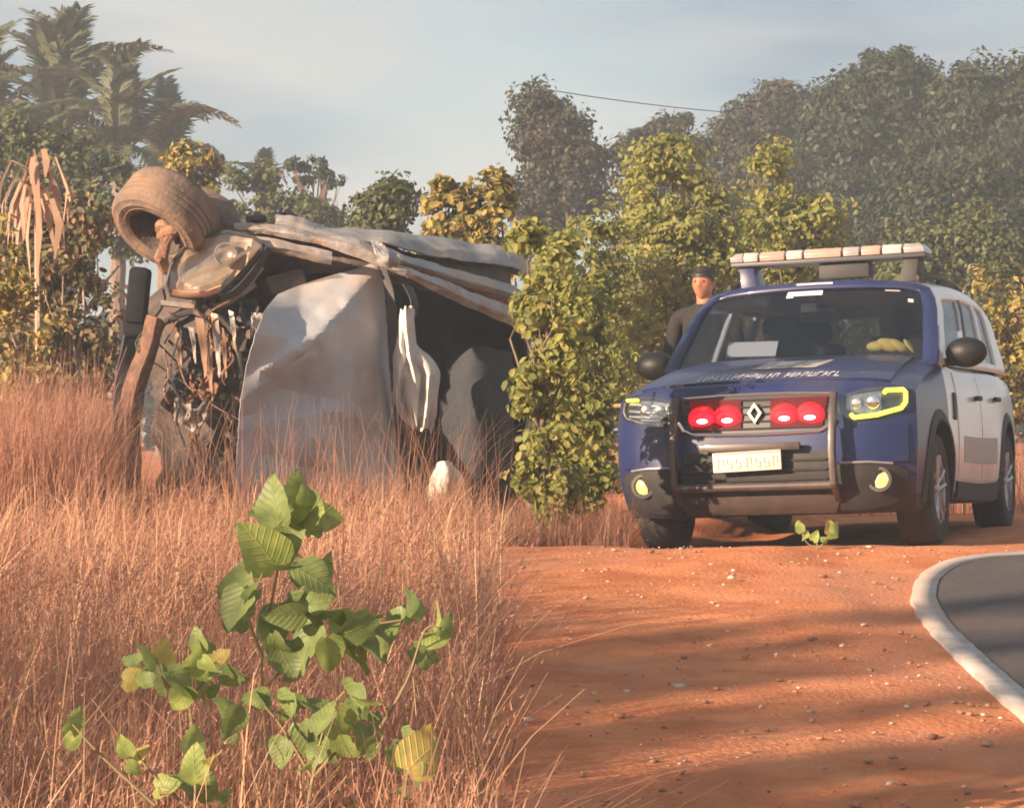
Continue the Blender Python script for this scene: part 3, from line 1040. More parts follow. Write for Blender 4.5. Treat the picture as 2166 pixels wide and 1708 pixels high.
# ================================================================== overturned car
M['silver'] = pm('dusty_silver_paint', (0.22, 0.215, 0.22), (0.34, 0.335, 0.34), 5, 0.5, metal=0.1, bump=0.15, bscale=18, c3=(0.40, 0.29, 0.22), scale3=2.2)
M['hoodpaint'] = pm('scuffed_silver_hood', (0.36, 0.37, 0.40), (0.46, 0.47, 0.50), 3, 0.5, metal=0.0, spec=0.4, bump=0.08, bscale=10, c3=(0.44, 0.34, 0.28), scale3=1.4)
M['baremetal'] = pm('bent_bare_metal', (0.26, 0.24, 0.23), (0.40, 0.37, 0.35), 12, 0.5, metal=0.2, bump=0.3, c3=(0.32, 0.19, 0.12), scale3=5)
M['rust'] = pm('rusty_brown_steel', (0.15, 0.080, 0.055), (0.30, 0.16, 0.10), 14, 0.85, bump=0.5)
M['muddytyre'] = pm('muddy_tyre', (0.085, 0.065, 0.055), (0.17, 0.125, 0.10), 7, 0.95, bump=0.5, bscale=40, c3=(0.24, 0.16, 0.115), scale3=3)
M['blackplastic'] = pm('black_plastic', (0.032, 0.032, 0.037), (0.055, 0.052, 0.055), 10, 0.6)  # blacks from here to the engine raised to imitate veiling glare
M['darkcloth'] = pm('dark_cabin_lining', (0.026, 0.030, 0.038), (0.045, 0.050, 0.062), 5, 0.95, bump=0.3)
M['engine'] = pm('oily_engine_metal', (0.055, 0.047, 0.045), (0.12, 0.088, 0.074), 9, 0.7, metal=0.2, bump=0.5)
M['airbag'] = pm('white_airbag_cloth', (0.50, 0.47, 0.44), (0.60, 0.57, 0.54), 9, 0.9, bump=0.25, bscale=60)
M['lens'] = glass_mat('scratched_headlight_lens', (0.90, 0.87, 0.83), 0.06)
M['lampinside'] = pm('dull_lamp_bowl', (0.38, 0.34, 0.31), (0.60, 0.55, 0.50), 6, 0.4, metal=0.1, c3=(0.26, 0.23, 0.21), scale3=5)
M['sunedge'] = pm('painted_sun_edge', (0.50, 0.30, 0.22), (0.60, 0.36, 0.25), 9, 0.4)  # low sun on the lamp's lower edge, put into the colour

DW = 16.5
wreck_o = Vector((at(640, 1050, DW).x, DW, gz(at(640, 1050, DW).x, DW)))
wreck = empty('overturned_car', wreck_o, 'crushed silver car lying overturned in the dry grass, one wheel in the air', 'car')


def wp_(px, py, dd=0.0):
    if px > 1083:
        px, dd = 1083 + (px - 1083) * 0.35, dd * (1 - 0.002 * (px - 1083))
    return at(px, py, DW + dd) - wreck_o


def ws(name, mat, rows, **k):
    if mat in ('silver', 'baremetal', 'rust') and 'fold' not in k:
        k['fold'] = 0.6
        k['sub'] = 8
        k['sharp'] = 22
        k['crumple'] = 0.004
    return sheet([[wp_(*p) for p in r] for r in rows], name, M[mat], wreck, **k)


# --- upturned wheel
def wreck_wheel():
    ax = Vector((0.44, 0.54, 0.72)).normalized()      # from the face we see, into the car
    c = wp_(326, 492, -0.15)
    mb = MB()
    Ro, Ri, wd_ = 0.330, 0.180, 0.285
    prof = [(Ri, 0.012), (Ri + 0.012, 0.0), (Ri + 0.03, -0.010), (Ri + 0.034, -0.006), (Ri + 0.07, -0.020), (Ri + 0.074, -0.015), (Ro - 0.035, -0.014), (Ro - 0.030, -0.006),
            (Ro - 0.012, 0.012), (Ro - 0.004, 0.026), (Ro, 0.045)]
    for g0 in (0.075, 0.118, 0.161):                  # grooves round the tread, filled with mud
        prof += [(Ro + 0.001, g0 - 0.007), (Ro - 0.007, g0 - 0.004), (Ro - 0.007, g0 + 0.004), (Ro + 0.001, g0 + 0.007)]
    prof += [(Ro, wd_ - 0.045), (Ro - 0.004, wd_ - 0.026), (Ro - 0.012, wd_ - 0.012), (Ro - 0.030, wd_ + 0.006), (Ro - 0.07, wd_ + 0.02), (Ri + 0.03, wd_ + 0.010), (Ri, wd_ - 0.01)]
    mb.lathe(prof, c, ax, 56)
    ty = mb.build('tyre', M['muddytyre'], wreck, sharp=50)
    mb = MB()
    mb.lathe([(Ri + 0.004, 0.0), (Ri - 0.006, 0.03), (Ri - 0.02, 0.12), (Ri - 0.03, 0.19), (0.11, 0.205), (0.05, 0.20), (0.0, 0.20)], c, ax, 40)
    rim = mb.build('wheel_rim', M['engine'], wreck)
    mb = MB()                                          # brake drum and bent knuckle
    mb.lathe([(0.0, 0.055), (0.07, 0.06), (0.085, 0.085), (0.085, 0.19)], c + Vector((0.035, -0.01, -0.045)), ax, 26)
    mb.build('brake_drum', M['rust'], wreck)
    mb = MB()
    k0 = wp_(338, 500, -0.18)
    mb.tube([k0, wp_(350, 492, -0.26), wp_(368, 484, -0.27), wp_(385, 490, -0.2)], [0.03, 0.04, 0.045, 0.03], 8)
    mb.tube([wp_(362, 488, -0.26), wp_(350, 515, -0.25), wp_(340, 545, -0.2), wp_(352, 575, -0.1)], [0.035, 0.034, 0.045, 0.03], 8)
    mb.box(wp_(345, 525, -0.25), (0.055, 0.05, 0.12), Matrix.Rotation(0.2, 3, 'Y'))
    mb.build('suspension_knuckle', M['rust'], wreck, bevel=0.006)


wreck_wheel()
ws('mud_guard', 'muddytyre', [[(385, 395, 0.35), (440, 402, 0.35), (490, 430, 0.3), (512, 475, 0.2)],
                              [(390, 420, 0.2), (440, 430, 0.16), (480, 455, 0.1), (505, 490, 0.05)],
                              [(392, 470, 0.15), (430, 480, 0.1), (465, 490, 0.06), (490, 505, 0.02)]], thick=0.015, wrinkle=0.012, wscale=5)

# --- headlight, hanging upside down
hl_top = [(352, 600), (362, 560), (388, 524), (432, 500), (482, 489), (535, 500), (556, 516)]
hl_bot = [(360, 624), (395, 630), (430, 628), (462, 618), (492, 596), (522, 564), (550, 530)]
rows = []
for k in range(6):
    t = k / 5
    rows.append([(a[0] * (1 - t) + b[0] * t, a[1] * (1 - t) + b[1] * t, -0.22 - 0.13 * math.sin(math.pi * min(max(t, 0.04), 0.96)) + 0.02 * i / 6)
                 for i, (a, b) in enumerate(zip(hl_top, hl_bot))])
hlo = ws('headlight', 'lens', rows, thick=0.01, fold=0.5)
rows2 = [[(x, y, -0.20 + 0.02 * math.sin(i * 2.1) + (0.05 if 1 < j < 4 and 1 < i < 5 else 0)) for i, (x, y, d) in enumerate(r_)] for j, r_ in enumerate(rows)]
o = ws('lamp_bowl', 'lampinside', rows2, thick=0.06, fold=0.85, wrinkle=0.012, wscale=8, sharp=20)
o.parent = hlo
for px, py, rr_ in ((478, 538, 0.070),):
    mb = MB()
    mb.lathe([(0.0, 0.03), (rr_ * 0.5, 0.022), (rr_ * 0.9, 0.0), (rr_, -0.02), (rr_ * 1.06, -0.02), (rr_ * 1.06, 0.02)], wp_(px, py, -0.225), (0.2, 1, -0.2), 24)
    o = mb.build('lamp_reflector', pm('tarnished_reflector', (0.42, 0.38, 0.34), (0.66, 0.60, 0.54), 9, 0.3, metal=0.6), wreck)
    o.parent = hlo
am = [[(a[0] + 6, a[1] - 11 - i, -0.325 + 0.012 * i) for i, a in enumerate(hl_bot[:4])], [(a[0] + 4, a[1] - 6, -0.31 + 0.012 * i) for i, a in enumerate(hl_bot[:4])],
      [(a[0] + 3, a[1] - 1, -0.285 + 0.01 * i) for i, a in enumerate(hl_bot[:4])]]
o = ws('amber_sun_edge', 'sunedge', am, thick=0.01)  # strip painted as sun catching the lamp edge
o.parent = hlo
for pts in ([(385, 590), (420, 560), (460, 530), (505, 512)], [(400, 606), (440, 580), (485, 550), (530, 522)]):
    o = ws('lens_rib', 'lampinside', [[(x, y, -0.355 + 0.03 * k) for k, (x, y) in enumerate(pts)], [(x + 3, y + 6, -0.352 + 0.03 * k) for k, (x, y) in enumerate(pts)]], thick=0.012)
    o.parent = hlo
mb = MB()
ring = [wp_(x, y, -0.215) for x, y in hl_top] + [wp_(x, y, -0.215) for x, y in reversed(hl_bot)]
mb.tube(ring + [ring[0]], 0.013, 7)
o = mb.build('lamp_bezel', M['blackplastic'], wreck)
o.parent = hlo
ws('headlight_bracket', 'blackplastic', [[(556, 516, -0.2), (525, 566, -0.2), (495, 600, -0.2), (462, 622, -0.22)],
                                         [(566, 524, -0.12), (538, 574, -0.12), (506, 612, -0.12), (470, 634, -0.16)]], thick=0.03)
ws('headlight_bracket', 'baremetal', [[(548, 556, -0.1), (520, 590, -0.1), (500, 612, -0.1)], [(556, 566, -0.08), (530, 600, -0.08), (512, 622, -0.08)]], thick=0.02)

# --- underbody edge, now the top
ws('underbody_panel', 'silver', [[(578, 452, 0.15), (640, 462, 0.15), (705, 480, 0.2), (800, 486, 0.35), (900, 498, 0.6), (1000, 512, 0.85), (1090, 524, 1.1), (1190, 540, 1.4)],
                                 [(586, 462, 0.02), (645, 474, 0.02), (708, 488, 0.06), (805, 498, 0.2), (905, 518, 0.42), (1000, 532, 0.7), (1090, 542, 0.95), (1190, 560, 1.3)],
                                 [(592, 476, -0.02), (650, 488, -0.02), (712, 498, 0.0), (810, 515, 0.12), (905, 540, 0.35), (1000, 552, 0.65), (1090, 562, 0.9), (1190, 584, 1.25)]], wrinkle=0.022, wscale=4.5, thick=0.012)
ws('sill_panel', 'baremetal', [[(494, 472, -0.02), (560, 474, -0.03), (630, 484, -0.03), (700, 497, -0.02), (770, 512, 0.0), (838, 540, 0.05)],
                               [(496, 482, -0.1), (560, 484, -0.11), (630, 494, -0.11), (700, 508, -0.1), (765, 526, -0.08), (832, 552, -0.03)],
                               [(498, 490, -0.06), (560, 494, -0.08), (625, 506, -0.08), (692, 522, -0.08), (758, 545, -0.06), (826, 572, -0.02)]], wrinkle=0.02, wscale=5, thick=0.012)
ws('sill_panel', 'silver', [[(500, 496, -0.12), (560, 500, -0.12), (620, 512, -0.12), (702, 532, -0.1)], [(545, 520, -0.18), (590, 523, -0.18), (640, 533, -0.16), (702, 548, -0.12)],
                            [(548, 530, -0.1), (592, 535, -0.1), (642, 546, -0.1), (700, 560, -0.06)]], wrinkle=0.015, wscale=6, thick=0.01)
ws('torn_flange', 'silver', [[(582, 452, 0.02), (620, 456, 0.02), (668, 472, 0.06)], [(584, 462, -0.03), (624, 468, -0.03), (664, 482, 0.0)], [(580, 474, -0.02), (622, 478, -0.02), (660, 488, 0.0)]], wrinkle=0.01, thick=0.01)
mb = MB()
mb.box(wp_(542, 463, 0.1), (0.13, 0.10, 0.045), Matrix.Rotation(-0.08, 3, 'Y'))
mb.build('rubber_mount', M['blackplastic'], wreck, bevel=0.01)
ws('floor_pan', 'muddytyre', [[(500, 480, 0.1), (700, 492, 0.2), (900, 512, 0.6), (1180, 552, 1.4)],
                              [(520, 478, 0.8), (720, 492, 0.95), (920, 512, 1.4), (1190, 556, 2.0)],
                              [(560, 500, 1.5), (760, 510, 1.7), (940, 540, 2.0), (1190, 590, 2.5)]], wrinkle=0.02, thick=0.02)

# --- folded pillars and rails running down to the right
ws('side_rail', 'silver', [[(800, 516, 0.0), (835, 532, 0.02), (900, 552, 0.2), (990, 578, 0.5), (1090, 602, 0.8), (1190, 628, 1.15)],
                           [(812, 530, -0.08), (842, 548, -0.06), (905, 567, 0.1), (990, 594, 0.42), (1090, 620, 0.72), (1190, 646, 1.1)],
                           [(822, 545, -0.02), (850, 560, 0.0), (908, 580, 0.18), (990, 606, 0.48), (1090, 634, 0.78), (1190, 660, 1.15)]], wrinkle=0.014, thick=0.012)
ws('rail_underside', 'rust', [[(850, 560, 0.02), (910, 580, 0.2), (990, 604, 0.5), (1090, 632, 0.8), (1190, 660, 1.15)],
                              [(860, 570, 0.1), (920, 596, 0.3), (1000, 625, 0.6), (1090, 655, 0.9), (1190, 690, 1.2)]], thick=0.01, wrinkle=0.01)
ws('windscreen_pillar', 'baremetal', [[(818, 552, -0.06), (860, 562, -0.05), (930, 590, 0.12), (1010, 622, 0.4), (1090, 650, 0.7), (1190, 690, 1.05)],
                                      [(822, 562, -0.14), (862, 574, -0.12), (930, 604, 0.05), (1008, 640, 0.33), (1088, 670, 0.63), (1188, 712, 1.0)],
                                      [(824, 574, -0.08), (862, 588, -0.06), (926, 620, 0.1), (1004, 656, 0.38), (1084, 690, 0.68), (1184, 732, 1.05)]], wrinkle=0.012, thick=0.014)
ws('crumpled_joint', 'silver', [[(784, 512, -0.06), (815, 520, -0.1), (850, 545, -0.08)], [(792, 535, -0.16), (822, 545, -0.2), (846, 556, -0.16)], [(800, 558, -0.1), (822, 566, -0.14), (838, 564, -0.1)]],
   wrinkle=0.03, wscale=14, thick=0.01)

# --- bonnet folded down like a sheet
bon = [[(588, 622, 0.16), (640, 601, 0.12), (700, 582, 0.06), (760, 566, 0.0), (803, 550, -0.06)],
       [(560, 655, 0.03), (632, 648, -0.04), (695, 634, -0.08), (757, 616, -0.10), (812, 612, -0.06)],
       [(540, 708, -0.02), (622, 716, -0.16), (690, 700, -0.22), (757, 672, -0.17), (819, 690, -0.05)],
       [(522, 772, 0.00), (602, 778, -0.24), (680, 742, -0.26), (757, 760, -0.14), (823, 770, -0.04)],
       [(510, 845, 0.04), (596, 822, -0.14), (672, 840, -0.16), (757, 845, -0.24), (829, 850, -0.08)],
       [(503, 930, 0.06), (590, 920, -0.17), (670, 925, -0.25), (757, 930, -0.17), (838, 930, -0.06)],
       [(500, 1010, 0.08), (590, 1010, -0.16), (672, 1020, -0.20), (760, 1020, -0.24), (845, 1010, -0.06)],
       [(500, 1085, 0.10), (590, 1092, -0.12), (672, 1100, -0.22), (760, 1100, -0.18), (846, 1092, -0.06)]]
bon = [[(x, y, d - 0.70 + 0.95 * (i / 4) + (0.42 if j == 0 else 0.18 if j == 1 else 0) * (1 - i / 4)) for i, (x, y, d) in enumerate(r_)] for j, r_ in enumerate(bon)]
bon = [[(x, y, d - (0.17 if i == 0 else 0)) for i, (x, y, d) in enumerate(r_)] for r_ in bon]
CREASE = [((508, 850), (640, 742), 0.055, 34), ((640, 742), (798, 572), 0.05, 40), ((572, 800), (660, 738), -0.05, 22), ((702, 745), (722, 1080), 0.035, 30), ((762, 790), (782, 1090), -0.035, 26),
          ((640, 810), (652, 1080), -0.03, 24), ((515, 905), (705, 868), 0.025, 26), ((590, 640), (720, 690), -0.025, 26), ((700, 870), (838, 900), 0.03, 28), ((560, 960), (690, 1000), -0.03, 26),
          ((735, 640), (822, 735), 0.028, 20), ((705, 960), (840, 1010), -0.025, 22)]


def crease_d(x, y):
    d = 0.0
    for (x0, y0), (x1, y1), A, w in CREASE:
        L2 = (x1 - x0) ** 2 + (y1 - y0) ** 2
        t = max(0.0, min(1.0, ((x - x0) * (x1 - x0) + (y - y0) * (y1 - y0)) / L2))
        q = math.hypot(x - x0 - t * (x1 - x0), y - y0 - t * (y1 - y0))
        d -= A * max(0.0, 1 - q / w)
    return d


Bn = np.array(bon, float)
rb, cb = np.linspace(0, 7, 64), np.linspace(0, 4, 44)
tmp = np.stack([0.5 * np.interp(rb, np.arange(8), Bn[:, j_, k_]) + 0.5 * crv(np.arange(8), Bn[:, j_, k_], rb) for j_ in range(5) for k_ in range(3)], 1).reshape(64, 5, 3)
dense = []
for i_ in range(64):
    row = []
    for c_ in cb:
        x, y, d = [0.5 * float(np.interp(c_, np.arange(5), tmp[i_, :, k_])) + 0.5 * float(crv(np.arange(5), tmp[i_, :, k_], c_)) for k_ in range(3)]
        if c_ == cb[-1] or c_ == cb[0]:
            x += 3.0 * noise.noise(Vector((y * 0.06, c_, 2)))
        row.append((x, y, d + crease_d(x, y)))
    dense.append(row)
ws('bonnet', 'hoodpaint', dense, sub=1, fold=1.0, wrinkle=0.005, wscale=4.0, thick=0.004, sharp=16)
ws('bonnet_edge', 'blackplastic', [[(806, 556, 0.14), (816, 620, 0.14), (823, 700, 0.14), (827, 780, 0.14), (834, 860, 0.14), (842, 930, 0.14), (850, 1010, 0.14), (850, 1080, 0.14)],
                                   [(820, 560, 0.1), (835, 620, 0.12), (842, 700, 0.12), (846, 780, 0.12), (852, 860, 0.12), (858, 930, 0.1), (866, 1010, 0.1), (866, 1080, 0.1)]], thick=0.02)

# --- burst airbags and trim
ab_l = [(846, 652), (842, 690), (838, 730), (832, 768), (829, 805), (832, 845), (848, 880), (868, 903)]
ab_r = [(874, 650), (878, 690), (884, 728), (906, 752), (930, 786), (928, 832), (922, 872), (908, 910)]
rows = []
for k_, (a, b) in enumerate(zip(ab_l, ab_r)):
    row = []
    for c_ in range(9):
        t = c_ / 8
        fold_ = 0.045 * math.sin(c_ * 2.4 + k_ * 0.55) * (0.4 + 0.6 * min(1, k_ / 4)) + 0.02 * math.sin(c_ * 4.1 - k_ * 1.3)
        row.append((a[0] + (b[0] - a[0]) * t + 2.5 * math.sin(k_ * 1.9 + c_), a[1] + (b[1] - a[1]) * t + (6 * math.sin(c_ * 1.7) if k_ in (0, 7) else 0), -0.13 * math.sin(math.pi * t) ** 0.6 + fold_))
    rows.append(row)
ws('airbag', 'airbag', rows, sub=5, wrinkle=0.008, wscale=14, thick=0.006, sharp=60, fold=0.35)
ws('airbag', 'airbag', [[(922, 982, 0.0), (938, 974, -0.08), (952, 978, 0.0)], [(908, 1010, 0.0), (945, 1000, -0.16), (976, 1005, 0.0)],
                        [(906, 1040, 0.0), (945, 1035, -0.14), (985, 1024, 0.0)], [(916, 1062, 0.0), (945, 1064, -0.06), (966, 1052, 0.0)]], sub=6, wrinkle=0.02, wscale=9, thick=0.012, sharp=60)
ws('trim_strip', 'darkcloth', [[(850, 600, 0.05), (868, 640, 0.03), (862, 690, 0.0)], [(872, 608, 0.08), (884, 645, 0.06), (872, 692, 0.02)]], thick=0.01)

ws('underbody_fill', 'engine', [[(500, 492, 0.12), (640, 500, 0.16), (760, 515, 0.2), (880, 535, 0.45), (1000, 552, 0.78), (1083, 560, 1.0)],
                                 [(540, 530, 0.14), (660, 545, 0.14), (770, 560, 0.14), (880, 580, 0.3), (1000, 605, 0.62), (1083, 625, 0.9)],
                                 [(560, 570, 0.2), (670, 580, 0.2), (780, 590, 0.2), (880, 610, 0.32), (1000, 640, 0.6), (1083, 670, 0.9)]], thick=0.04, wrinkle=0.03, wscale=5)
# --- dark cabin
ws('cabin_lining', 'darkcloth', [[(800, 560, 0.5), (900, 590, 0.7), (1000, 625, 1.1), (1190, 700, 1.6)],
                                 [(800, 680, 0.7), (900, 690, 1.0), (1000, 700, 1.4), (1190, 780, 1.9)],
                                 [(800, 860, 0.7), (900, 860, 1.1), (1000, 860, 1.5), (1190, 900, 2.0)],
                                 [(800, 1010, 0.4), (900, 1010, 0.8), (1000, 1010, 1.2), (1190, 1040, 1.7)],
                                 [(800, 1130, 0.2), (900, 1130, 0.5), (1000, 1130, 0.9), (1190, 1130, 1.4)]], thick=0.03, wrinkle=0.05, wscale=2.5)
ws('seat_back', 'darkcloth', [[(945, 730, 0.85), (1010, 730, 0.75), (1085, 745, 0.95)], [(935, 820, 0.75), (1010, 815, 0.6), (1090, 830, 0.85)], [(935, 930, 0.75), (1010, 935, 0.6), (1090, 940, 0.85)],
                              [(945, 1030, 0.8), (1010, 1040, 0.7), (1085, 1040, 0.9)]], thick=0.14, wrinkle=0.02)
ws('roof_panel', 'silver', [[(880, 1075, 0.1), (1000, 1085, 0.4), (1100, 1090, 0.7), (1190, 1095, 1.0)], [(880, 1110, 0.0), (1000, 1120, 0.3), (1100, 1125, 0.6), (1190, 1130, 0.95)]], thick=0.02, wrinkle=0.02)
ws('rear_panel', 'silver', [[(1180, 545, 1.3), (1190, 560, 1.9), (1190, 590, 2.5)], [(1192, 760, 1.4), (1200, 770, 2.0), (1200, 780, 2.6)], [(1186, 960, 1.3), (1196, 960, 1.9), (1196, 960, 2.5)],
                            [(1180, 1120, 1.0), (1190, 1120, 1.7), (1190, 1120, 2.3)]], thick=0.02, wrinkle=0.04, wscale=3)

# --- engine bay mass and front structure
mb = MB()
rows = []
for j, (py, l, rgt) in enumerate(((530, 470, 850), (600, 330, 850), (700, 318, 840), (800, 318, 850), (900, 322, 860), (1000, 340, 870), (1100, 350, 880))):
    rows.append([(l + (rgt - l) * i / 5, py, 0.30 + 0.16 * math.sin(i * 2.3 + j * 1.7) + (0.5 if i in (0, 5) else 0)) for i in range(6)])
ws('engine_bay', 'engine', rows, sub=5, wrinkle=0.10, wscale=4.5, thick=0.3, sharp=30)
for px, py, dd, sx, sz in ((420, 700, 0.12, 0.3, 0.22), (480, 800, 0.10, 0.2, 0.3), (380, 830, 0.1, 0.22, 0.26), (450, 640, 0.1, 0.24, 0.12), (600, 600, 0.1, 0.3, 0.12)):
    mb = MB()
    mb.box(wp_(px, py, dd), (sx, 0.25, sz), Matrix.Rotation(px * 0.01, 3, 'Y') @ Matrix.Rotation(py * 0.003, 3, 'Z'))
    mb.build('engine_block', M['engine'], wreck, bevel=0.02)
for pts, r_, mt in (([(350, 680), (400, 660), (460, 668), (500, 720), (510, 800)], 0.022, 'blackplastic'), ([(340, 640), (420, 648), (480, 640), (540, 600)], 0.02, 'baremetal'),
                    ([(395, 720), (410, 800), (402, 880), (420, 960)], 0.018, 'rust'), ([(450, 700), (470, 760), (455, 840)], 0.026, 'blackplastic')):
    mb = MB()
    P = np.array(pts, float)
    tt = np.linspace(0, len(P) - 1, 14)
    mb.tube([wp_(crv(np.arange(len(P)), P[:, 0], t), crv(np.arange(len(P)), P[:, 1], t), -0.05) for t in tt], r_, 7)
    mb.build('hose', M[mt], wreck)
mb = MB()
mb.box(wp_(292, 625, -0.05), (0.13, 0.16, 0.36), Matrix.Rotation(0.10, 3, 'Y'))
mb.box(wp_(286, 690, -0.02), (0.15, 0.14, 0.14), Matrix.Rotation(-0.1, 3, 'Y'))
mb.build('bumper_bracket', pm('matt_black_rubber', (0.012, 0.013, 0.017), (0.022, 0.022, 0.026), 9, 0.9, spec=0.1), wreck, bevel=0.03)
M['rustdark'] = pm('dark_rusty_beam', (0.085, 0.05, 0.038), (0.20, 0.105, 0.07), 14, 0.9, bump=0.5)
ws('crossmember', 'rustdark', [[(318, 668, -0.12), (300, 730, -0.14), (278, 790, -0.16), (262, 860, -0.16), (255, 950, -0.14), (258, 1040, -0.1)],
                           [(332, 672, -0.18), (318, 735, -0.2), (296, 795, -0.22), (280, 865, -0.22), (276, 950, -0.2), (280, 1040, -0.16)],
                           [(340, 680, -0.12), (326, 740, -0.14), (304, 800, -0.16), (291, 868, -0.16), (289, 950, -0.14), (293, 1040, -0.1)]], thick=0.03, wrinkle=0.012)
ws('bumper_skin', 'blackplastic', [[(268, 680, 0.0), (250, 760, 0.0), (240, 850, 0.02), (236, 960, 0.05), (240, 1060, 0.05)], [(292, 690, 0.05), (280, 770, 0.05), (270, 860, 0.07), (262, 960, 0.1), (266, 1060, 0.1)]],
   thick=0.02, wrinkle=0.02)
# torn strips of lining hanging from the wing
for k, (px, py, L, w) in enumerate(((425, 670, 130, 13), (455, 660, 140, 11), (470, 690, 110, 9), (405, 690, 80, 8), (440, 700, 150, 9), (490, 655, 90, 8), (375, 700, 90, 8))):
    ws('torn_strip', 'deadleaf' if k % 2 == 0 else 'baremetal', [[(px - w, py, -0.14), (px + w * 0.4, py + 4, -0.16)], [(px - w * 0.7 + 5, py + L * 0.4, -0.2), (px + w, py + L * 0.4, -0.18)],
                                                                [(px + 4, py + L * 0.8, -0.18), (px + w * 0.9 + 2, py + L * 0.75, -0.2)], [(px + 8, py + L, -0.17), (px + w * 0.5 + 6, py + L * 0.95, -0.18)]], thick=0.004, wrinkle=0.012, wscale=12)

rw = np.random.default_rng(17)
for k in range(26):
    x0, y0 = rw.uniform(325, 520), rw.uniform(600, 860)
    pts = [(x0, y0)]
    for _ in range(3):
        pts.append((pts[-1][0] + rw.normal() * 26, pts[-1][1] + rw.uniform(10, 62)))
    P = np.array(pts)
    mb = MB()
    dd = rw.uniform(-0.22, 0.02)
    tt = np.linspace(0, 3, 12)
    mb.tube([wp_(crv(np.arange(4), P[:, 0], t), crv(np.arange(4), P[:, 1], t), dd + 0.03 * math.sin(3 * t + k)) for t in tt], rw.uniform(0.004, 0.011), 5)
    mb.build('wire', M[('blackplastic', 'rust', 'engine', 'deadleaf')[k % 4]], wreck)
for k in range(12):
    x0, y0 = rw.uniform(335, 560), rw.uniform(560, 900)
    a, b = rw.normal(size=2) * 24
    ws('torn_plate', ('engine', 'rust', 'silver', 'blackplastic')[k % 4], [[(x0, y0, -0.08), (x0 + 22 + a, y0 + 6, -0.12), (x0 + 44 + a, y0 + b * 0.6, -0.05)],
                                                                       [(x0 + 4, y0 + 22, -0.14), (x0 + 24, y0 + 30 + b * 0.3, -0.05), (x0 + 40, y0 + 26, -0.12)],
                                                                       [(x0 - 6, y0 + 46, -0.06), (x0 + 20 + a * 0.3, y0 + 60, -0.13), (x0 + 30, y0 + 52 + b * 0.4, -0.06)]], thick=0.01, wrinkle=0.02, wscale=9)

# ================================================================== patrol car
M['blue'] = pm('dark_blue_paint', (0.010, 0.018, 0.078), (0.014, 0.023, 0.092), 4, 0.40, spec=0.4, coat=0.25, c3=(0.032, 0.034, 0.085), scale3=2.5)
M['white'] = pm('white_car_paint', (0.66, 0.68, 0.70), (0.72, 0.74, 0.75), 3, 0.32, coat=0.5, c3=(0.60, 0.55, 0.52), scale3=1.2)
M['trim'] = pm('grey_black_trim', (0.017, 0.016, 0.018), (0.028, 0.026, 0.027), 12, 0.65)
M['dusttrim'] = pm('dusty_skid_trim', (0.040, 0.028, 0.025), (0.075, 0.048, 0.040), 6, 0.8)
M['chrome'] = pm('chrome', (0.80, 0.80, 0.82), rough=0.16, metal=1.0)
M['alloy'] = pm('grey_alloy', (0.30, 0.30, 0.32), (0.42, 0.42, 0.44), 6, 0.4, metal=0.6)
M['tyre'] = pm('tyre_rubber', (0.022, 0.021, 0.021), (0.045, 0.038, 0.034), 8, 0.9, bump=0.2)
M['mirrorblack'] = pm('black_mirror_shell', (0.010, 0.010, 0.012), rough=0.5, spec=0.3)
M['glass'] = glass_mat('window_glass', (0.68, 0.71, 0.75), 0.025)
M['clearlens'] = glass_mat('clear_lamp_lens', (0.86, 0.88, 0.88), 0.06)
M['lampbowl'] = pm('lamp_reflector', (0.45, 0.45, 0.46), (0.85, 0.84, 0.82), 25, 0.22, metal=0.75)
M['lampdark'] = pm('lamp_dark_housing', (0.05, 0.05, 0.055), rough=0.35)
M['amberled'] = pm('lit_yellow_led', (0.9, 0.8, 0.1), rough=0.4, emit=(1.0, 0.84, 0.03), estr=1.5)
M['redglow'] = pm('lit_red_strobe_lens', (0.05, 0.006, 0.008), rough=0.5, spec=0.1, emit=(1.0, 0.010, 0.03), estr=0.045)
M['redhot'] = pm('red_glow_shell', (0.5, 0.01, 0.01), rough=0.5, spec=0.1, emit=(1.0, 0.012, 0.03), estr=0.9)
M['redmid'] = pm('red_bloom_shell', (0.3, 0.008, 0.01), rough=0.5, spec=0.1, emit=(1.0, 0.010, 0.03), estr=0.34)  # dim red glow imitating bloom
M['redcore'] = pm('lit_strobe_led', (1, 0.6, 0.5), rough=0.3, emit=(1.0, 0.42, 0.30), estr=5.0)
M['fog'] = pm('lit_fog_lamp', (0.42, 0.26, 0.10), (0.62, 0.46, 0.24), 40, 0.3, emit=(1.0, 0.50, 0.12), estr=0.30)
M['interior'] = pm('dark_interior', (0.022, 0.022, 0.025), (0.035, 0.033, 0.035), 6, 0.85)
M['paper'] = pm('white_paper', (0.72, 0.72, 0.72), rough=0.8)
M['vest'] = pm('yellow_vest_cloth', (0.75, 0.55, 0.10), (0.80, 0.68, 0.25), 14, 0.8, bump=0.3)
M['plate'] = pm('number_plate', (0.46, 0.42, 0.39), (0.54, 0.50, 0.47), 10, 0.6)
M['platetext'] = pm('faded_plate_print', (0.34, 0.30, 0.28), rough=0.6)
M['decal'] = pm('white_decal', (0.56, 0.55, 0.60), rough=0.5)
M['greydecal'] = pm('grey_decal', (0.38, 0.36, 0.34), rough=0.5)
M['blackpaint'] = pm('black_steel_bar', (0.04, 0.03, 0.03), (0.075, 0.055, 0.05), 9, 0.45, coat=0.3)

CAR_X, CAR_Y = 1.435, 15.0
YAW = R(-19.5)          # nose towards the camera, tail swung to the right
car = empty('patrol_car', (CAR_X, CAR_Y, gz(CAR_X, CAR_Y) + 0.005), 'dark blue and white patrol SUV with red lights flashing in its grille', 'car')
car.rotation_euler = (0, R(-2.0), YAW)

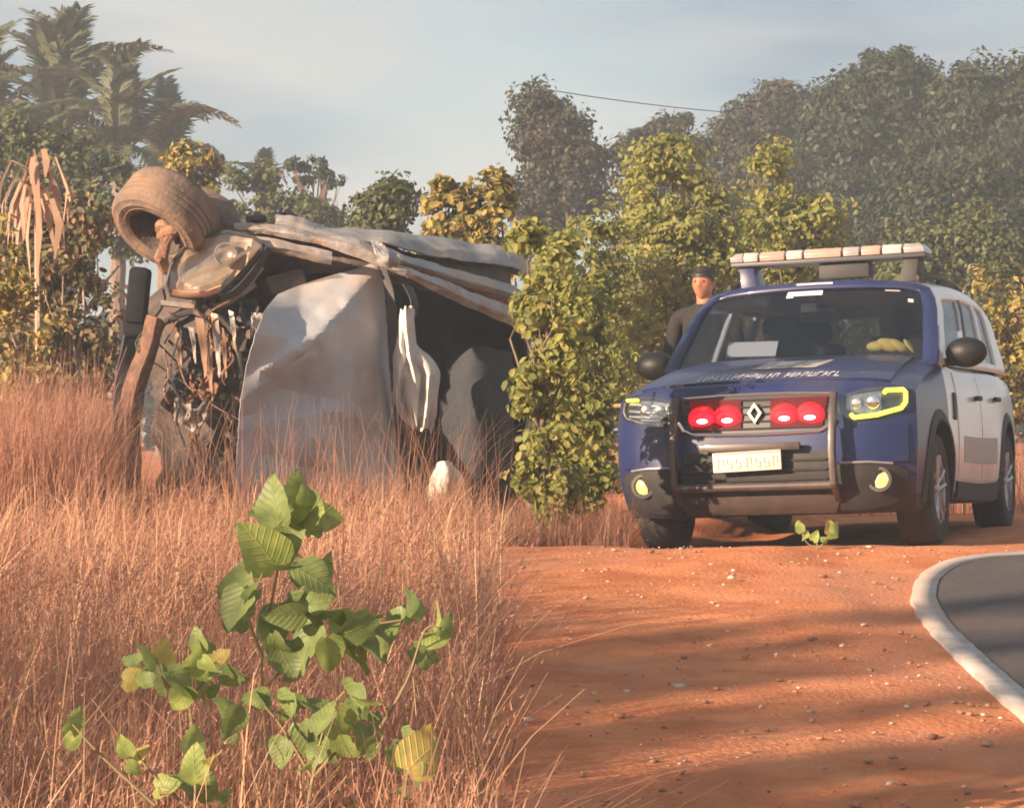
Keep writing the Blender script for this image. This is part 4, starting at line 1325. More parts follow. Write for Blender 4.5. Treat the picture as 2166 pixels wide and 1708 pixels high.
Lc = 4.34
Z_SPLIT = 1.03


def nose_y(z):
    return crv([0.20, 0.26, 0.36, 0.48, 0.62, 0.76, 0.92, 0.99, 1.06], [0.16, 0.085, 0.03, 0.0, 0.005, 0.025, 0.06, 0.11, 0.20], z)


def half_w(y, z):
    a = crv([0, 0.3, 0.8, 2.0, 3.6, Lc], [0.885, 0.905, 0.92, 0.92, 0.91, 0.85], y)
    b = crv([0.2, 0.35, 0.55, 0.75, 0.95, 1.18], [0.945, 0.975, 1.0, 1.0, 0.98, 0.89], z)
    return a * b


def top_z(y, u):
    return crv([0, 0.2, 0.4, 0.7, 1.1, 1.4, 2.4, 3.5, Lc], [0.995, 1.06, 1.10, 1.14, 1.175, 1.15, 1.14, 1.14, 1.10], y) - 0.02 * u ** 2 - 0.05 * abs(u) ** 9


def body(u, v, w):
    y0 = v * Lc
    zb = crv([0, 0.4, 3.6, Lc], [0.225, 0.25, 0.26, 0.36], y0)
    z = zb + w * (top_z(y0, u) - zb)
    yf = nose_y(z) + 0.21 * abs(u) ** 4.5
    yr = Lc - 0.14 * abs(u) ** 3 - 0.10 * max(0, w - 0.5)
    y = yf + v * (yr - yf)
    return Vector((u * half_w(y, z), y, z))


def front_y(x, z):
    u = x / float(half_w(0.1, z))
    return float(nose_y(z)) + 0.21 * min(abs(u), 1.02) ** 4.5


def green(u, v, w):
    yf = 0.98 + 0.66 * w + 0.13 * abs(u) ** 3
    yr = 4.22 - 0.20 * w - 0.12 * abs(u) ** 3
    y = yf + v * (yr - yf)
    zr = crv([0.95, 1.70, 2.6, 3.4, 4.22], [1.665, 1.68, 1.715, 1.70, 1.64], y) - 0.035 * u ** 2 - 0.035 * abs(u) ** 8
    zb = 1.105
    z = zb + w * (zr - zb)
    W = crv([0, 0.15, 0.5, 0.85, 1.0], [0.870, 0.862, 0.825, 0.775, 0.725], w) * (1 - 0.05 * v ** 2)
    return Vector((u * W, y, z))


def hull(fn, us, vs_, ws_, skip=None):
    idx, V, Q, tags = {}, [], [], []

    def vid(i, j, k):
        if (i, j, k) not in idx:
            idx[(i, j, k)] = len(V)
            V.append(fn(us[i], vs_[j], ws_[k]))
        return idx[(i, j, k)]
    nu, nv, nw = len(us), len(vs_), len(ws_)

    def quad(side, a, b, cu, cv, cw):
        if skip and skip(side, cu, cv, cw):
            return
        Q.append(tuple(vid(*t) for t in (a[0], a[1], b[1], b[0])))
    for j in range(nv - 1):
        for k in range(nw - 1):
            for i, s in ((0, 'L'), (nu - 1, 'R')):
                quad(s, ((i, j, k), (i, j + 1, k)), ((i, j, k + 1), (i, j + 1, k + 1)), us[i], (vs_[j] + vs_[j + 1]) / 2, (ws_[k] + ws_[k + 1]) / 2)
    for i in range(nu - 1):
        for k in range(nw - 1):
            for j, s in ((0, 'F'), (nv - 1, 'B')):
                quad(s, ((i, j, k), (i + 1, j, k)), ((i, j, k + 1), (i + 1, j, k + 1)), (us[i] + us[i + 1]) / 2, vs_[j], (ws_[k] + ws_[k + 1]) / 2)
        for j in range(nv - 1):
            for k, s in ((0, 'D'), (nw - 1, 'T')):
                quad(s, ((i, j, k), (i + 1, j, k)), ((i, j + 1, k), (i + 1, j + 1, k)), (us[i] + us[i + 1]) / 2, (vs_[j] + vs_[j + 1]) / 2, ws_[k])
    me = bpy.data.meshes.new('hull')
    me.from_pydata([tuple(p) for p in V], [], Q)
    bm = bmesh.new()
    bm.from_mesh(me)
    bmesh.ops.recalc_face_normals(bm, faces=bm.faces)
    bm.to_mesh(me)
    bm.free()
    return me


AX_F, AX_R, WR, AR = 0.86, 3.53, 0.345, 0.41


def lower_body():
    us = np.concatenate([[-1, -0.985, -0.95], np.linspace(-0.88, 0.88, 19), [0.95, 0.985, 1]])
    me = hull(body, us, np.linspace(0, 1, 57), np.concatenate([np.linspace(0, 0.93, 14), [0.965, 0.985, 1.0]]))
    o = link('body_shell', me, car)
    bpy.context.view_layer.update()
    cutters = []
    for ay in (AX_F, AX_R):
        for s in (-1, 1):
            mb = MB()
            n = 40
            vs_ = []
            for xx in (0.50, 1.3):
                for k in range(n):
                    a = 2 * math.pi * k / n
                    vs_.append((s * xx, ay + AR * math.cos(a), 0.36 + AR * math.sin(a)))
            fs = [(k, (k + 1) % n, n + (k + 1) % n, n + k) for k in range(n)] + [tuple(range(n)), tuple(range(2 * n - 1, n - 1, -1))]
            mb.add(vs_, fs)
            c = mb.build('cutter', M['trim'], car, smooth=False)
            cutters.append(c)
            md = o.modifiers.new('arch', 'BOOLEAN')
            md.object = c
            md.operation = 'DIFFERENCE'
            md.solver = 'EXACT'
    bpy.context.view_layer.update()
    dg = bpy.context.evaluated_depsgraph_get()
    ne = bpy.data.meshes.new_from_object(o.evaluated_get(dg))
    o.modifiers.clear()
    o.data = ne
    for c in cutters:
        bpy.data.objects.remove(c)
    ne.materials.clear()
    for k in ('blue', 'white', 'trim'):
        ne.materials.append(M[k])
    bm = bmesh.new()
    bm.from_mesh(ne)
    kill = []
    for f in bm.faces:
        p = f.calc_center_median()
        arch = any(math.hypot(p.y - ay, p.z - 0.36) < AR + 0.004 for ay in (AX_F, AX_R)) and abs(p.x) > 0.45
        if f.normal.z > 0.75 and 1.1 < p.y < 4.05 and abs(p.x) < 0.74 and p.z > 1.02:
            kill.append(f)
        f.smooth = True
        if arch and math.hypot(p.y - (AX_F if p.y < 2 else AX_R), p.z - 0.36) < AR + 0.002 and abs(f.normal.x) < 0.6 or p.z < 0.335 or (arch and abs(p.x) < 0.55):
            f.material_index = 2
        elif p.y < 1.12 + 0.45 * (p.z - 0.75):
            f.material_index = 0
        else:
            f.material_index = 1
    bmesh.ops.delete(bm, geom=kill, context='FACES')
    bm.to_mesh(ne)
    bm.free()
    ne.set_sharp_from_angle(angle=R(32))
    return o


lower_body()


def greenhouse():
    us = np.concatenate([[-1, -0.97], np.linspace(-0.90, 0.90, 15), [0.97, 1]])
    vs_ = np.unique(np.round(np.concatenate([np.linspace(0, 1, 15), [0.02, 0.085, 0.10, 0.355, 0.395, 0.63, 0.665, 0.84]]), 4))
    ws_ = np.array([0, 0.05, 0.10, 0.3, 0.5, 0.7, 0.85, 0.93, 0.975, 1.0])

    def skip(s, u, v, w):
        if s == 'D':
            return True
        if s == 'F':
            return abs(u) < 0.90 and 0.05 < w < 0.93
        if s == 'B':
            return abs(u) < 0.8 and 0.10 < w < 0.85
        if s in 'LR':
            return 0.10 < w < 0.85 and (0.085 < v < 0.355 or 0.395 < v < 0.63 or 0.665 < v < 0.84)
        return False
    me = hull(green, us, vs_, ws_, skip)
    o = link('cabin_frame', me, car, [M['white'], M['blue']])
    for p in me.polygons:
        c = p.center
        if abs(c.x) > 0.5 and c.y < 2.0 and c.z > 1.1 and c.y < 1.18 + 0.66 * (c.z - 1.1) / 0.58:
            p.material_index = 1
        if p.index >= 0 and c.y < 1.85 and abs(c.x) < 0.65 + 0.26 * max(0, (1.68 - c.z)) and c.y < 1.04 + 0.66 * (c.z - 1.09) / 0.57 + 0.14:
            p.material_index = 1
    md = o.modifiers.new('thickness', 'SOLIDIFY')
    md.thickness = 0.035
    md.offset = -1
    me.set_sharp_from_angle(angle=R(35))


greenhouse()


def patch(fn, corners, n1, n2, off, name, mat, thick=0.012, parent=None, sharp=40):
    """panel laid on a hull face: corners = function (s, t) in 0..1 -> (u, v, w)"""
    g_ = np.array([[tuple(fn(*corners(i / n1, j / n2))) for j in range(n2 + 1)] for i in range(n1 + 1)])
    du, dv = np.gradient(g_, axis=0), np.gradient(g_, axis=1)
    nn = np.cross(du, dv)
    nn /= np.maximum(np.linalg.norm(nn, axis=2, keepdims=True), 1e-9)
    cen = np.array((0, 2.2, 0.8))
    if ((g_ - cen) * nn).sum() < 0:
        nn = -nn
    a = g_ + nn * off
    b = g_ + nn * (off - thick)
    A, B = n1 + 1, n2 + 1
    N = A * B
    V = np.concatenate([a.reshape(-1, 3), b.reshape(-1, 3)])
    q = [(i * B + j, i * B + j + 1, (i + 1) * B + j + 1, (i + 1) * B + j) for i in range(n1) for j in range(n2)]
    q2 = [tuple(x + N for x in reversed(f)) for f in q]
    rim = ([(j, j + 1) for j in range(B - 1)] + [((A - 1) * B + j + 1, (A - 1) * B + j) for j in range(B - 1)]
           + [((i + 1) * B, i * B) for i in range(A - 1)] + [(i * B + B - 1, (i + 1) * B + B - 1) for i in range(A - 1)])
    q3 = [(p, p + N, r_ + N, r_) for p, r_ in rim]
    me = bpy.data.meshes.new(name)
    me.from_pydata([tuple(p) for p in V], [], q + q2 + q3)
    bm = bmesh.new()
    bm.from_mesh(me)
    bmesh.ops.recalc_face_normals(bm, faces=bm.faces)
    bm.to_mesh(me)
    bm.free()
    o = link(name, me, parent or car, M[mat])
    me.set_sharp_from_angle(angle=R(sharp))
    return o


# bonnet, doors
patch(body, lambda s, t: (-0.86 + 1.72 * s, 0.010 + 0.228 * t, 1.0), 20, 14, 0.012, 'bonnet', 'blue', 0.03)
for s_ in (-1, 1):
    for nm, v0, v1, lab in (('door', 0.315, 0.535, None), ('door', 0.542, 0.715, None)):
        d = patch(body, lambda s, t, s_=s_, v0=v0, v1=v1: (s_, v0 + (v1 - v0) * s, 0.17 + 0.80 * t), 8, 10, 0.006, nm, 'white', 0.02)
        hv = v0 + (v1 - v0) * 0.82
        hp = body(s_, hv, 0.80)
        mb = MB()
        mb.box(hp + Vector((s_ * 0.028, 0, 0)), (0.03, 0.17, 0.032))
        mb.build('handle', M['trim'], d, bevel=0.008)
    # lower cladding strip
    patch(body, lambda s, t, s_=s_: (s_, 0.30 + 0.40 * s, 0.02 + 0.13 * t), 10, 3, 0.02, 'sill_cladding', 'trim', 0.03)
    # wheel arch lips
    for ay in (AX_F, AX_R):
        mb = MB()
        pts, ii = [], 26
        for k in range(ii + 1):
            a = R(-12) + R(204) * k / ii
            for rr_, dx in ((AR - 0.012, 0.016), (AR + 0.018, 0.018), (AR + 0.052, 0.004), (AR - 0.012, -0.05)):
                yy, zz = ay + rr_ * math.cos(a), 0.36 + rr_ * math.sin(a)
                xx = float(half_w(min(max(yy, 0.0), Lc), max(zz, 0.2)))
                u_ = 1.0
                pts.append((s_ * (xx + dx), yy, zz))
        fs = [(k * 4 + j, k * 4 + (j + 1) % 4, (k + 1) * 4 + (j + 1) % 4, (k + 1) * 4 + j) for k in range(ii) for j in range(4)]
        mb.add(pts, fs)
        mb.build('wheel_arch', M['trim'], car)
# small side repeater vent on the front wing
for s_ in (-1, 1):
    patch(body, lambda s, t, s_=s_: (s_, 0.272 + 0.022 * s + 0.012 * t, 0.60 + 0.20 * t), 2, 4, 0.010, 'wing_vent', 'trim', 0.015)

# glass
ws_glass = patch(green, lambda s, t: (-0.905 + 1.81 * s, 0.0, 0.045 + 0.89 * t), 16, 10, -0.012, 'windscreen', 'glass', 0.006)
for s_ in (-1, 1):
    for v0, v1 in ((0.08, 0.36), (0.39, 0.635), (0.66, 0.845)):
        patch(green, lambda s, t, s_=s_, v0=v0, v1=v1: (s_, v0 + (v1 - v0) * s, 0.095 + 0.76 * t), 5, 6, -0.015, 'side_window', 'glass', 0.006)
    # black window frame strip
    patch(green, lambda s, t, s_=s_: (s_, 0.357 + 0.036 * s, 0.10 + 0.75 * t), 2, 6, 0.004, 'window_pillar', 'trim', 0.01)
patch(green, lambda s, t: (-0.81 + 1.62 * s, 1.0, 0.09 + 0.77 * t), 10, 6, -0.012, 'rear_window', 'glass', 0.006)
# scuttle panel below the windscreen, wipers
patch(body, lambda s, t: (-0.86 + 1.72 * s, 0.235 + 0.022 * t, 1.0), 14, 3, 0.010, 'scuttle_panel', 'trim', 0.01)
for x0, x1 in ((-0.55, 0.05), (0.05, 0.62)):
    mb = MB()
    pts = []
    for k in range(7):
        x = x0 + (x1 - x0) * k / 6
        p = green(x / 0.85, 0.0, 0.045 + 0.02 * k / 6)
        pts.append(p + Vector((0, -0.025, 0.012)))
    mb.tube(pts, 0.008, 6)
    mb.build('wiper', M['trim'], car)

# windscreen stickers
def on_screen(u, w, off=-0.022):
    p = green(u, 0.0, w)
    return p + Vector((0, off, 0.0))


def screen_patch(u0, u1, w0, w1, name, mat, off=0.004, n=6):
    patch(green, lambda s, t: (u0 + (u1 - u0) * s, 0.0, w0 + (w1 - w0) * t), n, 2, off, name, mat, 0.002)


screen_patch(-0.18, 0.10, 0.855, 0.905, 'sticker', 'decal', -0.008)
screen_patch(-0.20, -0.14, 0.835, 0.905, 'sticker', 'decal', -0.007, 2)
screen_patch(-0.14, 0.18, 0.962, 0.982, 'header_decal', 'decal', 0.003)
screen_patch(0.79, 0.83, 0.76, 0.80, 'sticker', 'decal', -0.008, 2)
screen_patch(0.62, 0.74, 0.885, 0.90, 'sticker', 'greydecal', -0.008, 2)

# ---- interior
mb = MB()
mb.box((0, 2.7, 0.42), (1.56, 3.0, 0.04))
mb.box((-0.77, 2.7, 0.70), (0.04, 3.0, 0.55))
mb.box((0.77, 2.7, 0.70), (0.04, 3.0, 0.55))
mb.box((0, 4.1, 0.8), (1.5, 0.04, 0.75))
mb.build('cabin_tub', M['interior'], car)
mb = MB()
mb.box((0, 1.30, 0.97), (1.54, 0.50, 0.26), Matrix.Rotation(0.06, 3, 'X'))
mb.box((0.40, 1.52, 1.10), (0.36, 0.24, 0.08))
mb.build('dashboard', M['interior'], car, bevel=0.04)
mb = MB()
mb.lathe([(0.175, -0.012), (0.19, 0.0), (0.175, 0.012), (0.165, 0.0)], (0.40, 1.82, 1.05), (0, -0.92, 0.38), 30, True)
mb.box((0.40, 1.82, 1.05), (0.33, 0.03, 0.04), Matrix.Rotation(-0.4, 3, 'X'))
mb.box((0.40, 1.80, 0.96), (0.10, 0.05, 0.12), Matrix.Rotation(-0.4, 3, 'X'))
mb.build('steering_wheel', M['interior'], car)
for x in (-0.40, 0.40):
    for y in (2.25, 3.2):
        mb = MB()
        rot = Matrix.Rotation(-0.25, 3, 'X')
        mb.box((x, y - 0.25, 0.66), (0.50, 0.52, 0.16))
        mb.box((x, y + 0.06, 1.02), (0.48, 0.14, 0.66), rot)
        mb.box((x, y + 0.16, 1.43), (0.27, 0.10, 0.17), rot)
        mb.build('seat', M['interior'], car, bevel=0.05)
mb = MB()
mb.box((0, 1.80, 1.52), (0.24, 0.05, 0.075), Matrix.Rotation(-0.2, 3, 'X'))
mb.tube([(0, 1.75, 1.63), (0, 1.79, 1.54)], 0.012, 6)
mb.build('rear_view_mirror', M['trim'], car, bevel=0.01)
mb = MB()
mb.box((-0.33, 1.30, 1.25), (0.32, 0.13, 0.006), Matrix.Rotation(0.80, 3, 'X') @ Matrix.Rotation(0.03, 3, 'Y'))
mb.build('paper_sheet', M['paper'], car)
mb = MB()
for k, (x, sx, h) in enumerate(((0.47, 0.075, 0.035), (0.54, 0.085, 0.042), (0.60, 0.07, 0.030), (0.67, 0.06, 0.018))):
    mb.ellipsoid((x, 1.32, 1.215 + h * 0.5), (sx, 0.05, h), 12, 8, Matrix.Rotation(0.3 * k, 3, 'Y'))
mb.build('folded_vest', M['vest'], car)

# ---- front end
def fstrip(top, bot, off, name, mat, parent=None, n=14, m=6, thick=0.015, bulge=0.0):
    """panel on the front face between two (x, z) polylines"""
    T, B = np.array(top, float), np.array(bot, float)
    tt = np.linspace(0, 1, n + 1)
    kt, kb = np.linspace(0, 1, len(T)), np.linspace(0, 1, len(B))
    rows_ = []
    for j in range(m + 1):
        s = j / m
        row = []
        for t in tt:
            x = np.interp(t, kt, T[:, 0]) * (1 - s) + np.interp(t, kb, B[:, 0]) * s
            z = np.interp(t, kt, T[:, 1]) * (1 - s) + np.interp(t, kb, B[:, 1]) * s
            row.append((x, front_y(x, z) - off - bulge * math.sin(math.pi * s) * math.sin(math.pi * t) ** 0.5, z))
        rows_.append(row)
    V = [p for r_ in rows_ for p in r_]
    a, b = m + 1, n + 1
    N = len(V)
    V += [(p[0], p[1] + thick, p[2]) for p in V]
    q = [(i * b + j, i * b + j + 1, (i + 1) * b + j + 1, (i + 1) * b + j) for i in range(m) for j in range(n)]
    q2 = [tuple(x + N for x in reversed(f)) for f in q]
    rim = ([(j, j + 1) for j in range(b - 1)] + [((a - 1) * b + j + 1, (a - 1) * b + j) for j in range(b - 1)]
           + [((i + 1) * b, i * b) for i in range(a - 1)] + [(i * b + b - 1, (i + 1) * b + b - 1) for i in range(a - 1)])
    mb = MB()
    mb.add(V, q + q2 + [(p, p + N, r_ + N, r_) for p, r_ in rim])
    return mb.build(name, M[mat], parent or car, sharp=40)


def fpath(pts, off, rad, name, mat, parent=None, n=5):
    P = np.array(pts, float)
    tt = np.linspace(0, len(P) - 1, (len(P) - 1) * n + 1)
    xs, zs = np.interp(tt, np.arange(len(P)), P[:, 0]), np.interp(tt, np.arange(len(P)), P[:, 1])
    mb = MB()
    mb.tube([(x, front_y(x, z) - off, z) for x, z in zip(xs, zs)], rad, 7)
    return mb.build(name, M[mat], parent or car)


# bumper bar in body colour below the lamps, dark centre intake, skid plate
fstrip([(-0.86, 0.735), (-0.45, 0.715), (0, 0.71), (0.45, 0.715), (0.86, 0.735)], [(-0.86, 0.52), (-0.45, 0.52), (0, 0.52), (0.45, 0.52), (0.86, 0.52)], 0.022, 'bumper', 'blue', n=30, m=6, thick=0.05)
fstrip([(-0.44, 0.60), (0.44, 0.60)], [(-0.44, 0.345), (0.44, 0.345)], 0.030, 'lower_intake', 'trim', n=20, m=4, thick=0.04)
for k in range(4):
    z = 0.38 + 0.055 * k
    fpath([(-0.42, z), (0.42, z)], 0.036, 0.008, 'intake_slat', 'trim', n=12)
fstrip([(-0.50, 0.345), (0.50, 0.345)], [(-0.44, 0.235), (0.44, 0.235)], 0.034, 'skid_plate', 'dusttrim', n=20, m=4, thick=0.05)
for s_ in (-1, 1):
    # dark corner housing with a fog lamp
    fstrip([(s_ * 0.47, 0.515), (s_ * 0.66, 0.515), (s_ * 0.80, 0.50), (s_ * 0.855, 0.47)], [(s_ * 0.47, 0.245), (s_ * 0.62, 0.245), (s_ * 0.74, 0.265), (s_ * 0.84, 0.33)], 0.030, 'bumper_corner', 'trim', n=16, m=6, thick=0.05)
    fpath([(s_ * 0.50, 0.522), (s_ * 0.66, 0.522), (s_ * 0.78, 0.510)], 0.036, 0.007, 'corner_trim_line', 'alloy')
    fx, fz = s_ * 0.705, 0.420
    fy = front_y(fx, fz) - 0.03
    mb = MB()
    mb.lathe([(0.072, 0.012), (0.072, -0.012), (0.055, -0.014), (0.050, 0.004)], (fx, fy, fz), (0, 1, 0), 24)
    fl = mb.build('fog_lamp', M['blackplastic'], car)
    mb = MB()
    mb.lathe([(0.050, 0.004), (0.042, 0.000), (0.026, -0.008), (0.0, -0.010)], (fx, fy, fz), (0, 1, 0), 24)
    mb.build('lamp_glass', M['fog'], fl)
# grille
gr = fstrip([(-0.46, 0.935), (0.46, 0.935)], [(-0.41, 0.70), (0.41, 0.70)], 0.012, 'grille', 'lampdark', n=20, m=5, thick=0.03)
for k in range(5):
    z = 0.735 + 0.042 * k
    fpath([(-0.43, z), (0.43, z)], 0.020, 0.006, 'grille_slat', 'trim', gr, 10)
fpath([(-0.455, 0.775), (-0.43, 0.735), (-0.38, 0.71), (-0.2, 0.703), (0, 0.70), (0.2, 0.703), (0.38, 0.71), (0.43, 0.735), (0.455, 0.775)], 0.030, 0.011, 'grille_chrome', 'chrome', gr)
fpath([(-0.44, 0.925), (-0.2, 0.935), (0, 0.937), (0.2, 0.935), (0.44, 0.925)], 0.020, 0.007, 'grille_chrome', 'chrome', gr)
# diamond emblem
mb = MB()
ey = front_y(0, 0.83) - 0.045
for sc, zz in ((1.0, 0.0),):
    o_ = [(0, 0.062), (0.044, 0), (0, -0.062), (-0.044, 0)]
    i_ = [(0, 0.036), (0.024, 0), (0, -0.036), (-0.024, 0)]
    V = [(x, ey, 0.825 + z) for x, z in o_] + [(x, ey, 0.825 + z) for x, z in i_] + [(x, ey + 0.02, 0.825 + z) for x, z in o_] + [(x, ey + 0.02, 0.825 + z) for x, z in i_]
    fs = []
    for k in range(4):
        k2 = (k + 1) % 4
        fs += [(k, k2, 4 + k2, 4 + k), (8 + k, 12 + k, 12 + k2, 8 + k2), (k, 8 + k, 8 + k2, k2), (4 + k, 4 + k2, 12 + k2, 12 + k)]
    mb.add(V, fs)
mb.build('emblem', M['alloy'], gr, smooth=False)
# red strobes inside the grille: lens blocks, bright LEDs and shells imitating their bloom
for x0, x1, cores in ((-0.40, -0.085, (-0.315, -0.165)), (0.09, 0.425, (0.175, 0.325))):
    st = fstrip([(x0, 0.908), (x1, 0.908)], [(x0 + 0.03 * (x0 < 0), 0.735), (x1 - 0.03 * (x0 > 0), 0.735)], 0.028, 'strobe_light', 'redglow', n=8, m=4, thick=0.012)
    for cx in cores:
        mb = MB()
        mb.ellipsoid((cx, front_y(cx, 0.79) - 0.030, 0.80), (0.070, 0.010, 0.042), 18, 8)
        led = mb.build('led_glow', M['redhot'], st)
        mb = MB()
        mb.ellipsoid((cx, front_y(cx, 0.79) - 0.026, 0.805), (0.088, 0.009, 0.072), 18, 8)
        mb.build('led_halo', M['redmid'], st)  # outer glowing shell, added as bloom round the LED
        mb = MB()
        mb.ellipsoid((cx, front_y(cx, 0.79) - 0.038, 0.788), (0.033, 0.010, 0.013), 14, 8)
        mb.build('led', M['redcore'], st)
# headlamps
for s_ in (-1, 1):
    top = [(s_ * 0.50, 0.905), (s_ * 0.62, 0.945), (s_ * 0.74, 0.950), (s_ * 0.845, 0.945)]
    bot = [(s_ * 0.47, 0.825), (s_ * 0.55, 0.765), (s_ * 0.70, 0.770), (s_ * 0.865, 0.830)]
    h = fstrip(top, bot, 0.004, 'headlight', 'lampdark', n=14, m=6, thick=0.02)
    fstrip([(s_ * 0.53, 0.900), (s_ * 0.64, 0.920), (s_ * 0.72, 0.925)], [(s_ * 0.53, 0.830), (s_ * 0.60, 0.800), (s_ * 0.72, 0.805)], 0.012, 'reflector', 'lampbowl', h, n=8, m=4, thick=0.006)
    for cx, cz, rr_ in ((0.585, 0.86, 0.034), (0.675, 0.865, 0.042)):
        mb = MB()
        mb.ellipsoid((s_ * cx, front_y(cx, cz) - 0.018, cz), (rr_, 0.014, rr_), 18, 10)
        mb.build('bulb_lens', M['chrome'] if cx > 0.6 else M['lampbowl'], h)
    path = [(0.735, 0.915), (0.745, 0.930), (0.83, 0.932), (0.845, 0.915), (0.848, 0.86), (0.825, 0.825), (0.70, 0.790), (0.575, 0.778), (0.555, 0.80)]
    if s_ > 0:
        fpath([(x, z) for x, z in path], 0.024, 0.0125, 'led_strip', 'amberled', h)
    else:
        fpath([(-x, z) for x, z in path[1:3]], 0.026, 0.010, 'led_strip', 'amberled', h)
        fpath([(-x, z) for x, z in path[3:]], 0.026, 0.006, 'lamp_trim', 'lampbowl', h)
        for zz in (0.815, 0.845, 0.885):
            fpath([(-0.58, zz), (-0.80, zz + 0.02)], 0.022, 0.009, 'lamp_trim', 'lampbowl', h)
    lens = fstrip(top, bot, 0.034, 'lamp_cover', 'clearlens', h, n=14, m=6, thick=0.004)
# plate: slightly crooked, unreadable characters
PZ = 0.548
pr = Matrix.Rotation(R(-1.6), 3, 'Y')
py_ = front_y(0, PZ) - 0.105
mb = MB()
mb.box((-0.03, py_, PZ), (0.405, 0.008, 0.115), pr)
pl = mb.build('number_plate', M['plate'], car, bevel=0.003)
mb = MB()
mb.box(Vector((-0.03, py_ - 0.006, PZ)) + pr @ Vector((0, 0, 0.050)), (0.385, 0.004, 0.010), pr)
for k in range(7):
    cx = -0.155 + 0.052 * k + (0.012 if k > 2 else 0)
    c0 = Vector((-0.03, py_ - 0.006, PZ - 0.008))
    for dx, dz, sx, sz in (((-0.013, 0, 0.006, 0.055), (0.013, 0.010, 0.006, 0.034), (0, 0.026, 0.026, 0.006)) if k % 3 == 0 else
                           ((0.0, 0, 0.007, 0.055),) if k == 3 else ((-0.012, 0.012, 0.006, 0.03), (0.013, -0.012, 0.006, 0.03), (0, 0.0, 0.026, 0.006), (0, -0.026, 0.026, 0.006))):
        mb.box(c0 + pr @ Vector((cx + dx, 0, dz)), (sx, 0.003, sz), pr)
mb.build('plate_print', M['platetext'], pl, smooth=False)
# push bar
bb = 0.105
for s_ in (-1, 1):
    mb = MB()
    x = s_ * 0.47
    prof = [(0.30, 0.02), (0.40, bb + 0.01), (0.60, bb + 0.02), (0.80, bb), (0.93, bb - 0.03)]
    V = []
    for z, o_ in prof:
        fy = front_y(x, z)
        for dx in (-0.019, 0.019):
            V += [(x + dx, fy - o_ - 0.03, z), (x + dx, fy - o_ + 0.025, z)]
    fs = []
    for k in range(len(prof) - 1):
        a = k * 4
        fs += [(a, a + 4, a + 5, a + 1), (a + 2, a + 3, a + 7, a + 6), (a, a + 2, a + 6, a + 4), (a + 1, a + 5, a + 7, a + 3)]
    e = (len(prof) - 1) * 4
    fs += [(0, 1, 3, 2), (e, e + 2, e + 3, e + 1)]
    mb.add(V, fs)
    mb.build('push_bar_post', M['blackpaint'], car, bevel=0.006)
for z in (0.40,):
    mb = MB()
    mb.tube([(x, front_y(0.3, z) - bb + 0.01, z) for x in (-0.47, -0.2, 0.2, 0.47)], 0.026, 12)
    mb.build('push_bar_tube', M['blackpaint'], car)
mb = MB()
mb.box((-0.02, front_y(0, 0.6) - 0.085, 0.628), (0.60, 0.03, 0.045))
mb.build('push_bar_crosspiece', M['blackpaint'], car, bevel=0.006)

# bonnet lettering (too soft in the photo to read) and grey decal block
def bonnet_pt(x, y):
    v = (y - 0.2) / (Lc - 0.2)
    for _ in range(6):
        u = x / 0.80
        p = body(u, v, 1.0)
        v += (y - p.y) / (Lc - 0.3)
        u = x / max(float(half_w(y, p.z)), 0.5)
    p = body(x / float(half_w(y, p.z)), v, 1.0)
    return p


def decal(name, mat, quads_, lift=0.017):
    mb = MB()
    for x0, y0, x1, y1, sk in quads_:
        n = max(1, int(abs(x1 - x0) / 0.05))
        for k in range(n):
            xa, xb = x0 + (x1 - x0) * k / n, x0 + (x1 - x0) * (k + 1) / n
            V = [bonnet_pt(xa + sk * 0, y0), bonnet_pt(xb, y0), bonnet_pt(xb + sk, y1), bonnet_pt(xa + sk, y1)]
            mb.add([p + Vector((0, 0, lift)) for p in V], [(0, 1, 2, 3)])
    return mb.build(name, M[mat], car, smooth=False)


rr = random.Random(4)
qs = []
x = -0.40
while x < 0.43:
    w_ = rr.uniform(0.018, 0.034)
    if not 0.06 < x < 0.10:
        k = rr.choice((0, 1, 2))
        qs.append((x, 0.20, x + 0.008, 0.325, 0.004))
        qs.append((x + 0.009, 0.20 + 0.050 * k, x + w_, 0.225 + 0.050 * k, 0.0))
        if rr.random() < 0.5:
            qs.append((x + w_ - 0.007, 0.226, x + w_, 0.31, 0.003))
    x += w_ + 0.010
decal('bonnet_lettering', 'decal', qs)
decal('bonnet_decal', 'greydecal', [(-0.13, 0.46, 0.09, 0.78, 0.05), (0.10, 0.46, 0.26, 0.78, 0.05)], 0.016)
# door lettering band (blurred shapes)
for s_ in (1,):
    patch(body, lambda s, t: (1.0, 0.36 + 0.32 * s, 0.30 + 0.20 * t), 10, 4, 0.009, 'door_decal', 'greydecal', 0.003)

# mirrors
for s_ in (-1, 1):
    mb = MB()
    mb.ellipsoid((s_ * 1.00, 1.42, 1.175), (0.130, 0.085, 0.095), 18, 12)
    mb.box((s_ * 0.87, 1.45, 1.12), (0.16, 0.07, 0.05))
    m_ = mb.build('wing_mirror', M['mirrorblack'], car)
    mb = MB()
    mb.ellipsoid((s_ * 1.005, 1.485, 1.175), (0.108, 0.026, 0.066), 18, 8)
    mb.build('mirror_glass', M['chrome'], m_)

